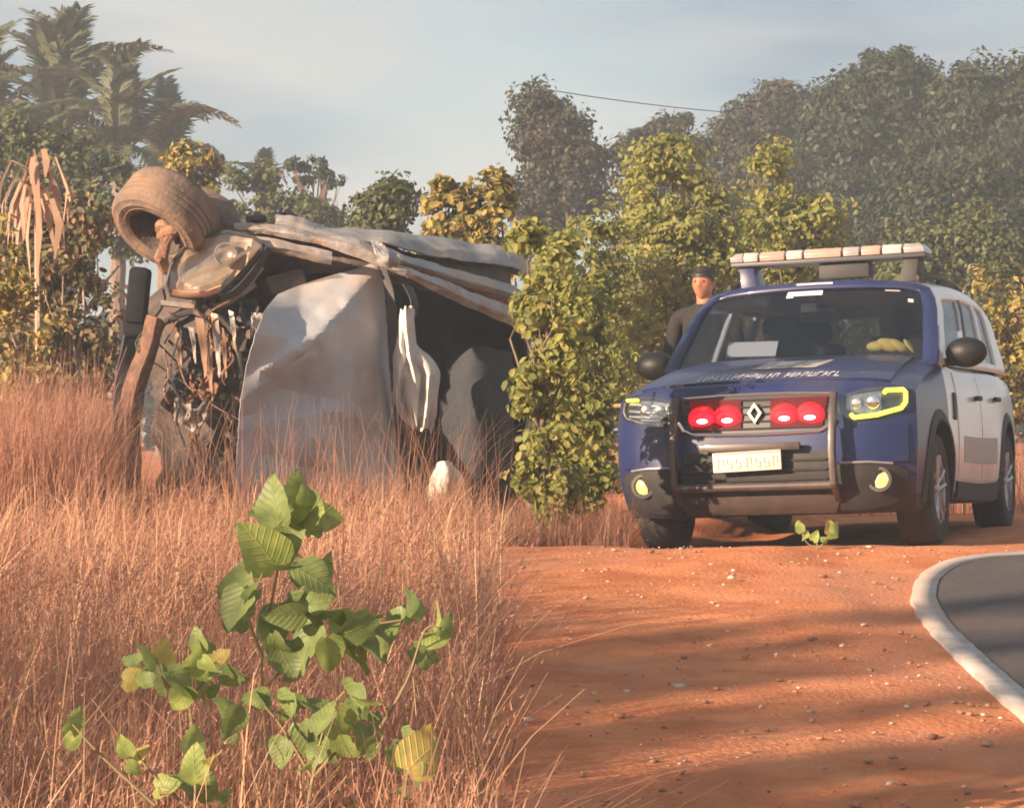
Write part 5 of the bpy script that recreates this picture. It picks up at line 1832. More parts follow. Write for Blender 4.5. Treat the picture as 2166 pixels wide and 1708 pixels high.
# wheels
def wheel(x, y, steer=0.0):
    root_x = x
    s_ = 1 if x > 0 else -1
    mb = MB()
    w = 0.215
    c = Vector((x, y, WR))
    d = Vector((s_, 0, 0))
    if steer:
        d = Matrix.Rotation(steer, 3, 'Z') @ d
    prof = [(0.205, -w / 2), (0.25, -w / 2 - 0.008), (0.315, -w / 2), (0.335, -w / 2 + 0.02), (WR, -w / 2 + 0.05), (WR + 0.002, 0), (WR, w / 2 - 0.05), (0.335, w / 2 - 0.02), (0.315, w / 2), (0.25, w / 2 + 0.008), (0.205, w / 2)]
    mb.lathe(prof, c, d, 44)
    ty = mb.build('wheel', M['tyre'], car)
    mb = MB()
    mb.lathe([(0.207, w / 2 - 0.004), (0.198, w / 2 - 0.012), (0.19, w / 2 - 0.05), (0.185, -w / 2)], c, d, 36)
    a = d.cross(Vector((0, 0, 1))).normalized()
    for k in range(5):
        an = 2 * math.pi * k / 5 + 0.3
        e = a * math.cos(an) + Vector((0, 0, 1)) * math.sin(an)
        t = -a * math.sin(an) + Vector((0, 0, 1)) * math.cos(an)
        for sp in (-1, 1):
            p0 = c + d * (w / 2 - 0.03) + e * 0.04 + t * 0.02 * sp
            p1 = c + d * (w / 2 - 0.012) + e * 0.198 + t * 0.045 * sp
            mb.tube([p0, p0.lerp(p1, 0.5) + d * 0.006, p1], [0.020, 0.016, 0.018], 6)
    mb.lathe([(0.055, w / 2 - 0.05), (0.052, w / 2 - 0.018), (0.03, w / 2 - 0.008), (0.0, w / 2 - 0.006)], c, d, 20)
    mb.build('rim', M['alloy'], ty)
    mb = MB()
    mb.lathe([(0.0, 0.0), (0.15, 0.0), (0.15, 0.02), (0.0, 0.02)], c, d, 24)
    mb.build('brake_disc', M['engine'], ty)


for y in (AX_F, AX_R):
    for x in (-0.80, 0.80):
        wheel(x, y)
# underbody
mb = MB()
mb.box((0, 2.2, 0.30), (1.0, 3.4, 0.12))
mb.tube([(-0.75, AX_F, WR), (0.75, AX_F, WR)], 0.04, 8)
mb.tube([(-0.75, AX_R, WR), (0.75, AX_R, WR)], 0.05, 8)
mb.build('underbody', M['trim'], car)

# roof rails, brackets and light bar
for s_ in (-1, 1):
    mb = MB()
    pts = []
    for k in range(9):
        v = 0.08 + 0.80 * k / 8
        p = green(s_ * 0.86, v, 1.0)
        pts.append(p + Vector((0, 0, 0.045 if 0 < k < 8 else 0.0)))
    mb.tube(pts, 0.017, 8)
    for v in (0.10, 0.45, 0.85):
        p = green(s_ * 0.86, v, 1.0)
        mb.tube([p, p + Vector((0, 0, 0.05))], 0.02, 8)
    mb.build('roof_rail', M['trim'], car)
LBZ, LBY = 1.88, 2.20
lb_m = pm('light_bar_base', (0.05, 0.05, 0.06), rough=0.5)
mb = MB()
mb.box((0, LBY, LBZ - 0.035), (1.30, 0.27, 0.03))
lb = mb.build('light_bar', lb_m, car, bevel=0.008)
for s_ in (-1, 1):
    mb = MB()
    V0 = [(s_ * 0.60, LBY - 0.10, LBZ - 0.045), (s_ * 0.50, LBY - 0.10, LBZ - 0.045), (s_ * 0.50, LBY + 0.10, LBZ - 0.045), (s_ * 0.60, LBY + 0.10, LBZ - 0.045)]
    V1 = [(s_ * 0.585, LBY - 0.13, 1.675), (s_ * 0.47, LBY - 0.13, 1.675), (s_ * 0.47, LBY + 0.13, 1.675), (s_ * 0.585, LBY + 0.13, 1.675)]
    mb.add(V0 + V1, [(0, 1, 2, 3), (4, 7, 6, 5), (0, 4, 5, 1), (1, 5, 6, 2), (2, 6, 7, 3), (3, 7, 4, 0)])
    mb.build('bar_bracket', M['blue'] if s_ < 0 else M['trim'], lb, bevel=0.006)
mb = MB()
mb.box((0.10, LBY, 1.775), (0.34, 0.16, 0.10))
mb.build('siren_speaker', M['trim'], lb, bevel=0.012)
LM = [pm('bar_lens_clear', (0.42, 0.36, 0.35), (0.52, 0.45, 0.43), 8, 0.25, coat=0.5), pm('bar_lens_red', (0.44, 0.24, 0.20), (0.54, 0.30, 0.24), 8, 0.25, coat=0.5),
      pm('bar_lens_grey', (0.24, 0.22, 0.24), (0.34, 0.31, 0.32), 8, 0.3, coat=0.5)]
segs = [(-0.65, -0.56, 2), (-0.56, -0.46, 0), (-0.45, -0.28, 1), (-0.27, -0.16, 0), (-0.15, 0.10, 1), (0.11, 0.22, 2), (0.23, 0.36, 1), (0.37, 0.50, 0), (0.51, 0.65, 2)]
for x0, x1, mt in segs:
    mb = MB()
    e0 = 0.03 if x0 < -0.6 else 0.0
    e1 = 0.03 if x1 > 0.6 else 0.0
    V = []
    for y, z in ((-0.135, -0.018), (-0.14, 0.012), (-0.11, 0.042), (0.11, 0.042), (0.14, 0.012), (0.135, -0.018)):
        V += [(x0 + e0 * (z > 0.03), LBY + y, LBZ + z), (x1 - 0.006 - e1 * (z > 0.03), LBY + y, LBZ + z)]
    fs = [(2 * k, 2 * k + 1, 2 * k + 3, 2 * k + 2) for k in range(5)] + [(10, 11, 1, 0), (0, 2, 4, 6, 8, 10), (11, 9, 7, 5, 3, 1)]
    mb.add(V, fs)
    mb.build('bar_lens', LM[mt], lb, bevel=0.004)

# ================================================================== person beside the patrol car
M['skin'] = pm('skin', (0.34, 0.13, 0.075), (0.40, 0.165, 0.10), 10, 0.55)
M['uniform'] = pm('dark_uniform_cloth', (0.012, 0.011, 0.013), (0.022, 0.019, 0.020), 18, 0.9, bump=0.25)
M['hair'] = pm('dark_hair', (0.018, 0.014, 0.012), rough=0.6)


def skin_body(name, joints, edges, parent, mat, sub=2, root=0):
    me = bpy.data.meshes.new(name)
    me.from_pydata([j[0] for j in joints], edges, [])
    o = link(name, me, parent, mat, smooth=False)
    o.modifiers.new('skin', 'SKIN').use_smooth_shade = True
    ly = me.skin_vertices[0].data if me.skin_vertices else None
    if ly is None:
        bm = bmesh.new()
        bm.from_mesh(me)
        bm.verts.layers.skin.verify()
        bm.to_mesh(me)
        bm.free()
        ly = me.skin_vertices[0].data
    for i, j in enumerate(joints):
        ly[i].radius = j[1] if hasattr(j[1], '__len__') else (j[1], j[1])
        ly[i].use_root = (i == root)
    sb = o.modifiers.new('sub', 'SUBSURF')
    sb.levels = sub
    sb.render_levels = sub
    return o


pX, pY = (1490 - CX) / F * 18.0, 18.0
person = empty('person', (pX, pY, gz(pX, pY)), 'person in dark uniform standing behind the far side of the patrol car', 'person', rz=R(-25))
person.scale = (0.97, 0.97, 0.97)
J = [((0, 0, 0.95), (0.17, 0.115)), ((0, 0, 1.12), (0.155, 0.10)), ((0, -0.01, 1.30), (0.18, 0.115)), ((0, 0, 1.44), (0.135, 0.085)), ((0, 0.005, 1.52), (0.06, 0.06)),
     ((-0.20, 0, 1.43), 0.072), ((-0.27, 0.01, 1.17), 0.055), ((-0.25, -0.10, 0.93), 0.042),
     ((0.20, 0, 1.43), 0.072), ((0.27, 0.01, 1.17), 0.055), ((0.24, -0.12, 0.96), 0.042),
     ((-0.10, 0, 0.86), 0.105), ((-0.11, -0.01, 0.50), 0.075), ((-0.12, 0.03, 0.12), 0.055), ((0.10, 0, 0.86), 0.105), ((0.11, -0.01, 0.50), 0.075), ((0.12, 0.03, 0.12), 0.055)]
E = [(0, 1), (1, 2), (2, 3), (3, 4), (3, 5), (5, 6), (6, 7), (3, 8), (8, 9), (9, 10), (0, 11), (11, 12), (12, 13), (0, 14), (14, 15), (15, 16)]
skin_body('body', J, E, person, M['uniform'])
for s_ in (-1, 1):
    mb = MB()
    mb.ellipsoid((s_ * 0.12, -0.05, 0.05), (0.05, 0.14, 0.06), 14, 8)
    mb.build('boot', M['blackplastic'], person)
    # hand: palm, four fingers, thumb
    hx, hy, hz = s_ * 0.245, -0.11, 0.93
    JJ = [((hx, hy, hz), (0.035, 0.022)), ((hx, hy - 0.02, hz - 0.07), (0.040, 0.018))]
    EE = [(0, 1)]
    for k in range(4):
        fx = hx + (k - 1.5) * 0.019
        Ls = (0.065, 0.075, 0.072, 0.056)[k]
        b0 = len(JJ)
        JJ += [((fx, hy - 0.025, hz - 0.095), 0.0095), ((fx, hy - 0.04, hz - 0.095 - Ls * 0.6), 0.0085), ((fx, hy - 0.03, hz - 0.095 - Ls), 0.0075)]
        EE += [(1, b0), (b0, b0 + 1), (b0 + 1, b0 + 2)]
    b0 = len(JJ)
    JJ += [((hx - s_ * 0.04, hy - 0.03, hz - 0.05), 0.011), ((hx - s_ * 0.055, hy - 0.045, hz - 0.085), 0.009)]
    EE += [(0, b0), (b0, b0 + 1)]
    skin_body('hand', JJ, EE, person, M['skin'], 1)


def head():
    c = Vector((0, -0.02, 1.665))
    nu, nv = 32, 24
    V, Fc = [], []
    for j in range(nv + 1):
        th = math.pi * j / nv
        for i in range(nu):
            ph = 2 * math.pi * i / nu
            x, y, z = math.sin(th) * math.cos(ph), math.sin(th) * math.sin(ph), math.cos(th)
            p = Vector((0.076 * x, 0.096 * y, 0.122 * z))
            low = max(0, -z)
            p.x *= 1 - 0.34 * low ** 1.5
            if y > 0:
                p.y *= 1 - 0.30 * low
            else:
                p.y *= 1 - 0.04 * low
            fr = max(0, -y)
            p.y -= 0.028 * math.exp(-((p.x) / 0.013) ** 2 - ((p.z + 0.012) / 0.026) ** 2) * fr     # nose
            p.y += 0.012 * math.exp(-((abs(p.x) - 0.031) / 0.015) ** 2 - ((p.z - 0.012) / 0.013) ** 2) * fr  # eye sockets
            p.y -= 0.007 * math.exp(-((p.z - 0.032) / 0.010) ** 2 - (p.x / 0.05) ** 2) * fr             # brow
            p.y -= 0.007 * math.exp(-((p.z + 0.062) / 0.010) ** 2 - (p.x / 0.022) ** 2) * fr            # lips
            p.y -= 0.012 * math.exp(-((p.z + 0.105) / 0.018) ** 2 - (p.x / 0.025) ** 2) * fr            # chin
            V.append(c + p)
    for j in range(nv):
        for i in range(nu):
            i2 = (i + 1) % nu
            Fc.append((j * nu + i, (j + 1) * nu + i, (j + 1) * nu + i2, j * nu + i2))
    mb = MB()
    mb.add(V, Fc)
    mb.tube([(0, 0.005, 1.47), (0, 0.0, 1.54), (0, -0.005, 1.60)], [0.062, 0.055, 0.056], 16)
    hd = mb.build('head', M['skin'], person, sharp=0)
    for s_ in (-1, 1):
        mb = MB()
        mb.ellipsoid(c + Vector((s_ * 0.031, -0.078, 0.012)), (0.012, 0.009, 0.008), 10, 8)
        mb.build('eye', M['hair'], hd)
        mb = MB()
        mb.ellipsoid(c + Vector((s_ * 0.076, 0.012, -0.005)), (0.010, 0.020, 0.032), 10, 8)
        mb.build('ear', M['skin'], hd)
    mb = MB()
    V, Fc = [], []
    nu, nv = 28, 10
    for j in range(nv + 1):
        th = R(86) * j / nv
        for i in range(nu):
            ph = 2 * math.pi * i / nu
            x, y, z = math.sin(th) * math.cos(ph), math.sin(th) * math.sin(ph), math.cos(th)
            zz = 0.131 * z
            if y > 0 and j == nv:
                zz -= 0.07 * y
            if y < -0.3 and j >= nv - 2:
                zz += 0.035
            V.append(c + Vector((0.083 * x, 0.105 * y, zz)))
    for j in range(nv):
        for i in range(nu):
            i2 = (i + 1) % nu
            Fc.append((j * nu + i, (j + 1) * nu + i, (j + 1) * nu + i2, j * nu + i2))
    mb.add(V, Fc)
    mb.build('hair', M['hair'], person, sharp=0)


head()

# ================================================================== small roadside things
M['wood'] = pm('weathered_wood', (0.40, 0.24, 0.16), (0.55, 0.35, 0.24), 12, 0.85, bump=0.4, stretch=(1, 1, 0.2))  # bare wood, orange-brown
fx = (1243 - CX) / F * 21.2
fence = empty('wooden_fence', (fx, 21.2, gz(fx, 21.2)), 'short piece of bare wooden fence by the left wing of the patrol car', 'fence')
zt = at(0, 803, 21.2).z - gz(fx, 21.2)
zr = at(0, 858, 21.2).z - gz(fx, 21.2)
mb = MB()
mb.tube([(0, 0, -0.2), (0.01, 0, zt * 0.5), (0.0, 0, zt)], [0.035, 0.032, 0.026], 9)
mb.build('post', M['wood'], fence)
mb = MB()
mb.tube([(-0.06, -0.035, zr - 0.004), (0.1, -0.035, zr + 0.002), (0.5, -0.035, zr - 0.004), (0.95, -0.03, zr - 0.01)], [0.018, 0.019, 0.018, 0.016], 8)
mb.build('rail', M['wood'], fence)

# pole in the dark tree and its wire
pt = at(1118, 182, 52.4)
pole = empty('utility_pole', (pt.x, 52.4, gz(pt.x, 52.4)), 'slim pole half hidden in the dark tree, holding the wire', 'pole')
h_ = pt.z - gz(pt.x, 52.4)
mb = MB()
mb.tube([(0, 0, 0), (0, 0, h_ * 0.5), (0, 0, h_ - 0.05)], [0.08, 0.06, 0.035], 10)
mb.build('shaft', M['bark'], pole)
mb = MB()
mb.lathe([(0.0, 0.06), (0.03, 0.05), (0.035, 0.02), (0.02, 0.0), (0.035, -0.03), (0.02, -0.06)], (0, 0, h_ - 0.02), (0, 0, 1), 12)
mb.build('insulator', M['trim'], pole)
we = at(1640, 243, 66)
mb = MB()
pts = []
for k in range(25):
    t = k / 24
    p = pt.lerp(we, t)
    p.z -= 0.25 * 4 * t * (1 - t) * 0.35
    pts.append(p)
mb.tube(pts, 0.011, 5)
wo = mb.build('overhead_wire', M['trim'], None, org=pt)
tag(wo, 'single dark wire sagging across the sky to the big trees', 'wire')


# ================================================================== grass
def blades(x, y, h, w, lean, r, nseg=3, zoff=0.0):
    """curved tapering ribbons; lean = sideways reach as a share of the height"""
    n = len(x)
    z = ground_z(x, y) + zoff
    az = r.uniform(0, 2 * np.pi, n)
    la = r.normal(0.15, 1.0, n)                # direction of lean about +x
    dx, dy = np.cos(la) * lean, np.sin(la) * lean * 0.8
    wx, wy = np.cos(az) * w, np.sin(az) * w
    V = []
    for k in range(nseg + 1):
        t = k / nseg
        cx_ = x + dx * h * t ** 2
        cy_ = y + dy * h * t ** 2
        cz_ = z + h * (t - 0.18 * np.abs(lean) * t ** 3)
        ww = (1 - 0.75 * t)
        V.append(np.stack([cx_ - wx * ww, cy_ - wy * ww, cz_], 1))
        V.append(np.stack([cx_ + wx * ww, cy_ + wy * ww, cz_], 1))
    V = np.stack(V, 1).reshape(-1, 3)
    i = np.arange(n)[:, None] * (2 * (nseg + 1))
    q = np.concatenate([i + np.array([[2 * k, 2 * k + 1, 2 * k + 3, 2 * k + 2]]) for k in range(nseg)])
    tip = np.stack([x + dx * h, y + dy * h, z + h * (1 - 0.18 * np.abs(lean))], 1)
    d = np.stack([dx * 2, dy * 2, np.ones(n)], 1)
    return V, q, tip, d / np.linalg.norm(d, axis=1, keepdims=True)


def field(n, r, y0, y1, edge=0.0, pw=0.75, tuft=0):
    """scattered over the left slope in tufts, thinning where it meets the dirt"""
    m = max(1, n // tuft) if tuft else n
    y = y0 + (y1 - y0) * r.random(m) ** pw
    x = -(0.22 * y + 0.25) * r.random(m) + edge + r.normal(0, 0.03, m)
    if tuft:
        k = r.integers(0, m, n)
        a, q = r.uniform(0, 6.283, n), np.abs(r.normal(0, 1, n)) * 0.045
        x, y = x[k] + np.cos(a) * q, y[k] + np.sin(a) * q
        x = np.minimum(x, edge + 0.05)
    return x, y


def patchy(x, y, s=1.1, o=0.0):
    return np.array([0.5 + 0.5 * noise.noise(Vector((a * s, b * s, o))) * 1.6 for a, b in zip(x, y)])


def build_grass():
    r = np.random.default_rng(101)
    x, y = field(40000, r, 3.6, 17.5, tuft=38)
    x = x - 0.05
    p = patchy(x, y)
    k = r.random(len(x)) < 0.35 + 0.65 * p
    x, y, p = x[k], y[k], p[k]
    h = r.uniform(0.12, 0.46, len(x)) * (0.45 + 0.85 * p) * (1.15 - 0.25 * ss(5, 9, y))
    h *= 1 - 0.50 * ss(9.5, 13, y)
    V, q, _, _ = blades(x, y, h, r.uniform(0.0013, 0.0036, len(x)), r.normal(0.22, 0.40, len(x)), r)
    o = link('dry_grass', mesh_np('dry_grass', V, q), None, M['grass'], 'stuff', smooth=False)
    o['label'] = 'dense reddish dry grass covering the slope before the wreck'
    o['category'] = 'grass'
    # seed stalks with feathery heads
    x, y = field(8000, r, 3.8, 16.5, tuft=9)
    x = x - 0.08
    p = patchy(x, y, 0.9, 4)
    k = r.random(len(x)) < 0.25 + 0.75 * p
    x, y, p = x[k], y[k], p[k]
    h = r.uniform(0.32, 0.62, len(x)) * (0.75 + 0.4 * p)
    h *= 1 - 0.55 * ss(9, 12.5, y)
    V, q, tip, d = blades(x, y, h, r.uniform(0.0010, 0.0018, len(x)), r.normal(0.18, 0.25, len(x)), r, 4)
    n = len(x)
    per = 13
    back = r.random((n, per)) ** 0.9 * 0.16
    c = tip[:, None, :] - d[:, None, :] * back[:, :, None]
    c = c + r.normal(0, 1, c.shape) * (0.004 + back * 0.07)[:, :, None]
    c = c.reshape(-1, 3)
    dirs = np.repeat(d, per, 0) + r.normal(0, 0.45, c.shape)
    dirs /= np.linalg.norm(dirs, axis=1, keepdims=True)
    sd = np.cross(dirs, r.normal(size=c.shape))
    sd /= np.maximum(np.linalg.norm(sd, axis=1, keepdims=True), 1e-6)
    L = r.uniform(0.012, 0.030, len(c))[:, None]
    v2 = np.stack([c - sd * 0.0022, c + sd * 0.0022, c + dirs * L], 1).reshape(-1, 3)
    t2 = np.arange(len(c) * 3).reshape(-1, 3) + len(V)
    o = link('seed_grass', mesh_np('seed_grass', np.concatenate([V, v2]), q, t2), None, M['grass'], 'stuff', smooth=False)
    o['label'] = 'feathery reddish seed heads standing above the dry grass'
    o['category'] = 'grass'
    # pale straw stalks
    x, y = field(4200, r, 4.2, 15.5)
    x = x - 0.06
    h = r.uniform(0.30, 0.66, len(x)) * (1 - 0.45 * ss(9, 12.5, y))
    V, q, _, _ = blades(x, y, h, 0.0013 + 0.0032 * r.random(len(x)) ** 2, r.normal(0.25, 0.38, len(x)), r, 5)
    o = link('straw_stalks', mesh_np('straw_stalks', V, q), None, M['straw'], 'stuff', smooth=False)
    o['label'] = 'pale bleached straw stalks among the reddish grass'
    o['category'] = 'straw'
    # greenish tufts low in the foreground
    x, y = field(5000, r, 4.4, 7.5)
    p = patchy(x, y, 2.2, 9)
    k = p > 0.62
    x, y = x[k] - 0.08, y[k]
    V, q, _, _ = blades(x, y, r.uniform(0.12, 0.30, len(x)), r.uniform(0.0015, 0.003, len(x)), r.normal(0.2, 0.4, len(x)), r)
    o = link('green_tufts', mesh_np('green_tufts', V, q), None, M['greengrass'], 'stuff', smooth=False)
    o['label'] = 'thin greenish grass tufts low in the foreground grass'
    o['category'] = 'grass'
    # sparse tall stalks in front of the wreck
    n = 620
    yy = r.uniform(12.8, 15.6, n)
    x = (r.uniform(150, 1075, n) - CX) / F * yy
    V, q, _, _ = blades(x, yy, r.uniform(0.40, 0.85, n), r.uniform(0.0010, 0.0022, n), r.normal(0.15, 0.35, n), r, 6)
    o = link('tall_stalks', mesh_np('tall_stalks', V, q), None, M['grass'], 'stuff', smooth=False)
    o['label'] = 'sparse tall stalks crossing in front of the wreck'
    o['category'] = 'grass'
    # tall dry grass left of the wreck and round its foot
    n = 12000
    yy = r.uniform(14.6, 20.0, n)
    px = r.uniform(-60, 262, n)
    x = (px - CX) / F * yy
    h = r.uniform(0.35, 1.0, n) * (0.55 + 0.6 * patchy(x, yy, 1.6, 12)) * (1 - 0.45 * ss(190, 262, px))
    V, q, _, _ = blades(x, yy, h, r.uniform(0.0018, 0.0040, n), r.normal(0.12, 0.22, n), r, 4)
    n2 = 2600
    y2 = r.uniform(15.2, 16.3, n2)
    x2 = (r.uniform(262, 1080, n2) - CX) / F * y2
    V2, q2, _, _ = blades(x2, y2, r.uniform(0.12, 0.38, n2), r.uniform(0.0012, 0.0025, n2), r.normal(0.1, 0.35, n2), r, 4)
    o = link('tall_grass', mesh_np('tall_grass', np.concatenate([V, V2]), np.concatenate([q, q2 + len(V)])), None, M['grass'], 'stuff', smooth=False)
    o['label'] = 'tall brown grass left of the wreck and around its foot'
    o['category'] = 'grass'
    # dry grass on the far verge at the foot of the slim bush
    n = 5200
    px = r.uniform(1080, 1330, n)
    yy = r.uniform(14.3, 17.0, n)
    x = (px - CX) / F * yy
    h = r.uniform(0.10, 0.40, n) * (0.6 + 0.6 * patchy(x, yy, 3, 2))
    V, q, _, _ = blades(x, yy, h, r.uniform(0.0015, 0.003, n), r.normal(0.1, 0.35, n), r)
    n2 = 3500
    x2 = r.uniform(2.2, 7, n2)
    y2 = r.uniform(20.5, 26, n2)
    V2, q2, _, _ = blades(x2, y2, r.uniform(0.2, 0.6, n2), r.uniform(0.003, 0.005, n2), r.normal(0.1, 0.35, n2), r)
    o = link('verge_grass', mesh_np('verge_grass', np.concatenate([V, V2]), np.concatenate([q, q2 + len(V)])), None, M['grass'], 'stuff', smooth=False)
    o['label'] = 'dry tan grass along the verge around the patrol car'
    o['category'] = 'grass'


build_grass()


# ================================================================== broad-leaved plants
def broad_leaf(kind):
    """heart-shaped blade, base at the origin, growing along +x, unit length, curled its own way"""
    n = 10
    V, Fc = [], []
    r = np.random.default_rng(kind + 50)
    curl, cup = r.uniform(-0.05, 0.42), r.uniform(0.02, 0.34)
    twist, wide, wv = r.normal() * 0.5, r.uniform(0.40, 0.50), r.uniform(0.02, 0.055)
    side = r.normal() * 0.10
    for i in range(n + 1):
        t = i / n
        w = wide * (math.sin(math.pi * t ** 0.60)) ** 0.72 * (1 - 0.12 * t) if 0 < t < 1 else 0.0
        if i == 0:
            w = wide * 0.42
        for s_ in (-1, -0.5, 0, 0.5, 1):
            x = t - (0.10 * abs(s_) * (1 - t) ** 3)
            wav = wv * math.sin(8 * t + 3 * s_ + kind * 1.7) * abs(s_)
            y = s_ * w * (1 + 0.08 * s_ * r.normal() * 0.5)
            z = cup * abs(s_) * w - curl * t * t + wav
            a = twist * t
            V.append((x, y * math.cos(a) - z * math.sin(a) + side * t * t, y * math.sin(a) + z * math.cos(a)))
    for i in range(n):
        for j in range(4):
            a = i * 5 + j
            Fc.append((a, a + 1, a + 6, a + 5))
    me = bpy.data.meshes.new('leaf')
    me.from_pydata(V, [], Fc)
    me.polygons.foreach_set('use_smooth', [True] * len(me.polygons))
    return me


BL = {}
for mk in ('plant', 'plantlime', 'plantgold'):
    for k in range(7):
        m_ = broad_leaf(k)
        m_.materials.append(M[mk])
        BL[(mk, k)] = m_


def put_leaf(root, p, L, ang, tilt, face, mk, k):
    """ang: direction of the tip in the picture plane (degrees, 0 = right, 90 = up); face: turn about its own axis"""
    o = bpy.data.objects.new('leaf', BL[(mk, k % 7)])
    COL.objects.link(o)
    o.parent = root
    a = R(ang)
    X = Vector((math.cos(a) * math.cos(R(tilt)), math.sin(R(tilt)), math.sin(a) * math.cos(R(tilt)))).normalized()
    N = Vector((0, -1, 0)) - X * X.dot(Vector((0, -1, 0)))
    N.normalize()
    N = Matrix.Rotation(R(face), 3, X) @ N
    Y = N.cross(X)
    mt = Matrix((X, Y, N)).transposed().to_4x4()
    o.matrix_local = Matrix.Translation(p) @ mt @ Matrix.Scale(L, 4)
    return o


def leafy_plant(name, label, base, d, stems, leaves, group=None):
    b = Vector((at(base, 0, d).x, d, 0))
    b.z = gz(b.x, d)
    root = empty(name, b, label, 'plant', group)
    for st in stems:
        mb = MB()
        P = np.array(st, float)
        tt = np.linspace(0, len(P) - 1, (len(P) - 1) * 4 + 1)
        pts = [at(crv(np.arange(len(P)), P[:, 0], t), crv(np.arange(len(P)), P[:, 1], t), d) - b for t in tt]
        mb.tube(pts, list(np.linspace(0.0042, 0.0022, len(pts))), 6)
        mb.build('stem', M['stem'], root)
    r = np.random.default_rng(int(base))
    extra = [(px + r.normal() * 28, py + abs(r.normal()) * 26, Lp * r.uniform(0.55, 0.85), ang + r.normal() * 60, face + r.normal() * 30, mk if r.random() < 0.7 else 'plantlime')
             for px, py, Lp, ang, face, mk in leaves if Lp > 50 and r.random() < 0.6]
    for i, (px, py, Lp, ang, face, mk) in enumerate(list(leaves) + extra):
        # px, py is the middle of the blade
        dd = d + r.uniform(-0.12, 0.12)
        L = 0.88 * Lp / F * dd
        p = at(px, py, dd) - b - Vector((math.cos(R(ang)), 0, math.sin(R(ang)))) * L * 0.5
        put_leaf(root, p, L, ang + r.normal() * 8, r.uniform(-35, 25), face + r.normal() * 12, mk, i * 3 + int(base))
    return root


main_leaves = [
    (582, 1055, 120, 100, -35, 'plant'), (625, 1035, 90, 75, 35, 'plantlime'), (668, 1085, 105, 55, -20, 'plantlime'), (560, 1140, 135, 115, 10, 'plantlime'), (610, 1150, 110, -85, 30, 'plant'),
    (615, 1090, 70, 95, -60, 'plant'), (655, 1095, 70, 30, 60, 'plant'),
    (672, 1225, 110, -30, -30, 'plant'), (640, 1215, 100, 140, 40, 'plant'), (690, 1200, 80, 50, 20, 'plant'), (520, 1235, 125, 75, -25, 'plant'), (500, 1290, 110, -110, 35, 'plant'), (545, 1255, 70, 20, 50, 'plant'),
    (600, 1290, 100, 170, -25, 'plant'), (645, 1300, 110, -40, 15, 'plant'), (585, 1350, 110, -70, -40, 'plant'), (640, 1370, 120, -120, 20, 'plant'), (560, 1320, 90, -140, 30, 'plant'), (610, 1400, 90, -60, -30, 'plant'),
    (735, 1350, 130, -105, -15, 'plantlime'), (770, 1320, 100, 25, 35, 'plant'), (790, 1375, 100, -45, -30, 'plant'), (760, 1400, 85, -95, 40, 'plant'), (820, 1330, 90, 30, 20, 'plant'), (840, 1300, 70, 70, -50, 'plant'), (690, 1290, 80, 10, 60, 'plant'),
    (880, 1270, 90, 85, 55, 'plant'), (935, 1350, 80, 25, -25, 'plantlime'), (945, 1320, 65, 55, 30, 'plant'), (905, 1385, 80, -30, 30, 'plant')]
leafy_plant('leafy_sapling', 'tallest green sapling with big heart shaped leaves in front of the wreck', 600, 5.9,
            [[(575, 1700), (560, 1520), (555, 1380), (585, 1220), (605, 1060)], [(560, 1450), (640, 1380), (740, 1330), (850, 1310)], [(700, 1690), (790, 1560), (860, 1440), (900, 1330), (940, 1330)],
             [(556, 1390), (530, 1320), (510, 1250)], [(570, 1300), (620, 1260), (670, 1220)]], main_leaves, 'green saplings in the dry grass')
side_leaves = [(345, 1385, 95, 95, -10, 'plantgold'), (310, 1380, 85, 100, 45, 'plant'), (405, 1385, 80, 80, 30, 'plantlime'), (465, 1395, 70, 35, -15, 'plantgold'), (440, 1415, 60, -60, 30, 'plantlime'),
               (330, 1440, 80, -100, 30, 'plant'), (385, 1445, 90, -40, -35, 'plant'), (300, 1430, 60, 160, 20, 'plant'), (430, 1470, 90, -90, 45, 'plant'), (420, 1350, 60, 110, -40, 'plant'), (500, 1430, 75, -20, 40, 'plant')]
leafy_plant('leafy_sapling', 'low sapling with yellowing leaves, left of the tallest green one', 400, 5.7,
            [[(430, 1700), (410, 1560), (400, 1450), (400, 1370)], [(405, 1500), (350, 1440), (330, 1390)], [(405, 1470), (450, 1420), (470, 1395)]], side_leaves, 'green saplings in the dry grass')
low_leaves = [(735, 1480, 95, -115, 25, 'plant'), (690, 1510, 90, 60, -40, 'plant'), (760, 1500, 80, -30, 35, 'plant'), (720, 1545, 110, -80, -10, 'plantlime'), (660, 1490, 80, 150, 50, 'plant'), (610, 1500, 85, -100, 30, 'plant'),
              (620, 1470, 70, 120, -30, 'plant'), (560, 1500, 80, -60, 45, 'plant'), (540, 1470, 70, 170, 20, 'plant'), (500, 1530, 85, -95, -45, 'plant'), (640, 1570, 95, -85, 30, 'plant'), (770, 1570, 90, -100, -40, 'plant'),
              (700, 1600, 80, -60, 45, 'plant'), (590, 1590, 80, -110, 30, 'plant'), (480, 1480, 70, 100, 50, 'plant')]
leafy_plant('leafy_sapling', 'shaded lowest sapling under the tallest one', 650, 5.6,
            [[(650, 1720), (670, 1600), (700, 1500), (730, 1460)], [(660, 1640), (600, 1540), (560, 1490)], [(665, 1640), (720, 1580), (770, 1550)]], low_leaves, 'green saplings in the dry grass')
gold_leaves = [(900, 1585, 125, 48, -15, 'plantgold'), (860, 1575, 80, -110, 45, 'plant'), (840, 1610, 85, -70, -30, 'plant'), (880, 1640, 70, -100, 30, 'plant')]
leafy_plant('leafy_sapling', 'small sapling with one bright yellow leaf at the lower right of the grass', 860, 5.5, [[(850, 1740), (860, 1650), (870, 1560)], [(860, 1640), (885, 1600)]], gold_leaves, 'green saplings in the dry grass')
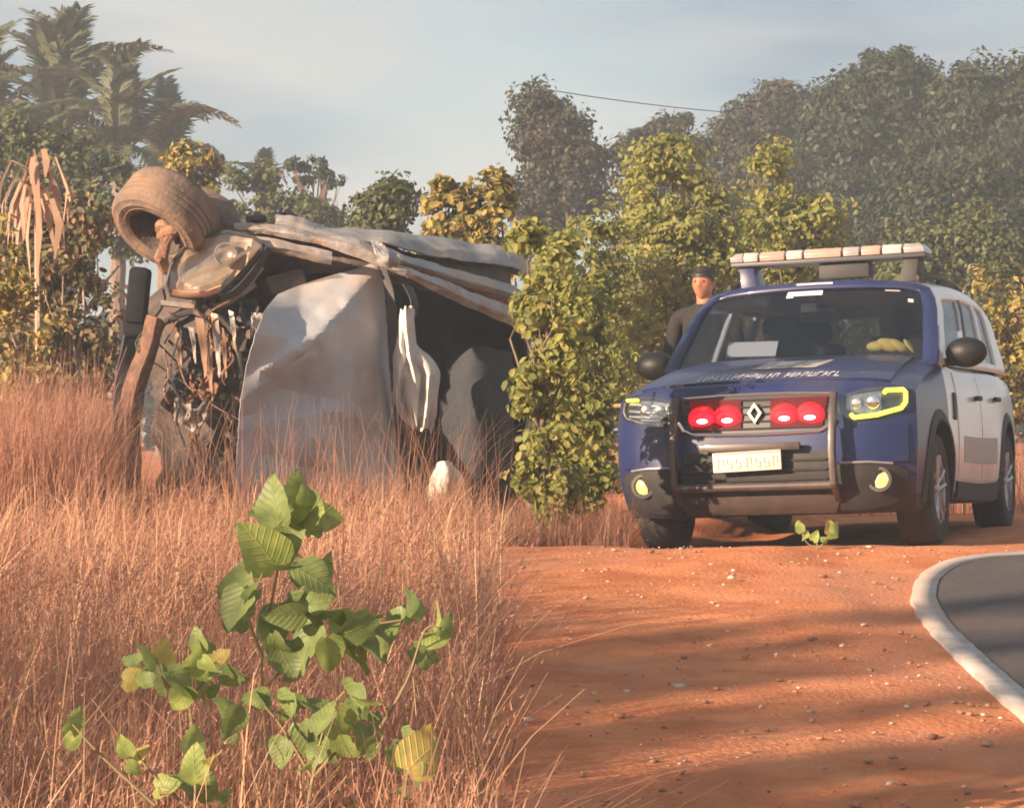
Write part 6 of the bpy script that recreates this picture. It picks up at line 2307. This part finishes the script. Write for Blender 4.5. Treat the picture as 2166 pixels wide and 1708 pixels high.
fg2 = [(415, 1610, 100, 95, -30, 'plantlime'), (395, 1650, 85, 150, 30, 'plant'), (440, 1660, 80, 50, 40, 'plant'), (410, 1560, 75, 80, 20, 'plantlime'), (455, 1600, 60, 20, 50, 'plantgold'), (270, 1570, 60, 100, 30, 'plantlime'), (300, 1590, 55, 60, -30, 'plantgold'), (150, 1520, 70, 90, 20, 'plantlime'), (165, 1560, 60, 50, 40, 'plantlime')]
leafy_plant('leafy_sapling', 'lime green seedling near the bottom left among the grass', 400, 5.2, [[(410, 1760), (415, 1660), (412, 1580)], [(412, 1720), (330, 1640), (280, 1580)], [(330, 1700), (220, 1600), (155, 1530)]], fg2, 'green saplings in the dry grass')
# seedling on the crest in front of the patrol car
cr = [(1690, 1112, 32, 110, 10, 'plantlime'), (1700, 1132, 26, -150, 30, 'plantlime'), (1725, 1132, 28, 60, -20, 'plantlime'), (1755, 1112, 36, 100, 15, 'plantgold'), (1772, 1118, 32, 30, -20, 'plantlime'), (1762, 1135, 26, -20, 30, 'plantlime'), (1740, 1140, 22, 150, 20, 'plantlime')]
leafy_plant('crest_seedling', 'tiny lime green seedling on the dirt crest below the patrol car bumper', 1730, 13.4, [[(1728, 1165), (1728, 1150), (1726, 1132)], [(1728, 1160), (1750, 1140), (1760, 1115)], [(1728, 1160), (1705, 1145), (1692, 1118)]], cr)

# ================================================================== added air volume imitating flat veiling glare
if VEIL > 0:
  hz = pm('veil_air', (0.5, 0.5, 0.5))
  nt = hz.node_tree
  nt.nodes.remove(nt.nodes['Principled BSDF'])
  pv = nt.nodes.new('ShaderNodeVolumePrincipled')
  pv.inputs['Color'].default_value = (0.74, 0.86, 1.0, 1)
  pv.inputs['Density'].default_value = VEIL
  pv.inputs['Anisotropy'].default_value = 0.0
  nt.links.new(pv.outputs['Volume'], nt.nodes['Material Output'].inputs['Volume'])
  mb = MB()
  mb.box((0, 115, 6.05), (326, 376, 14.9))
  ho = mb.build('veil', hz, None, kind='stuff', smooth=False)
  ho['label'] = 'added glare-imitating haze filling the air'
  ho['category'] = 'veil'
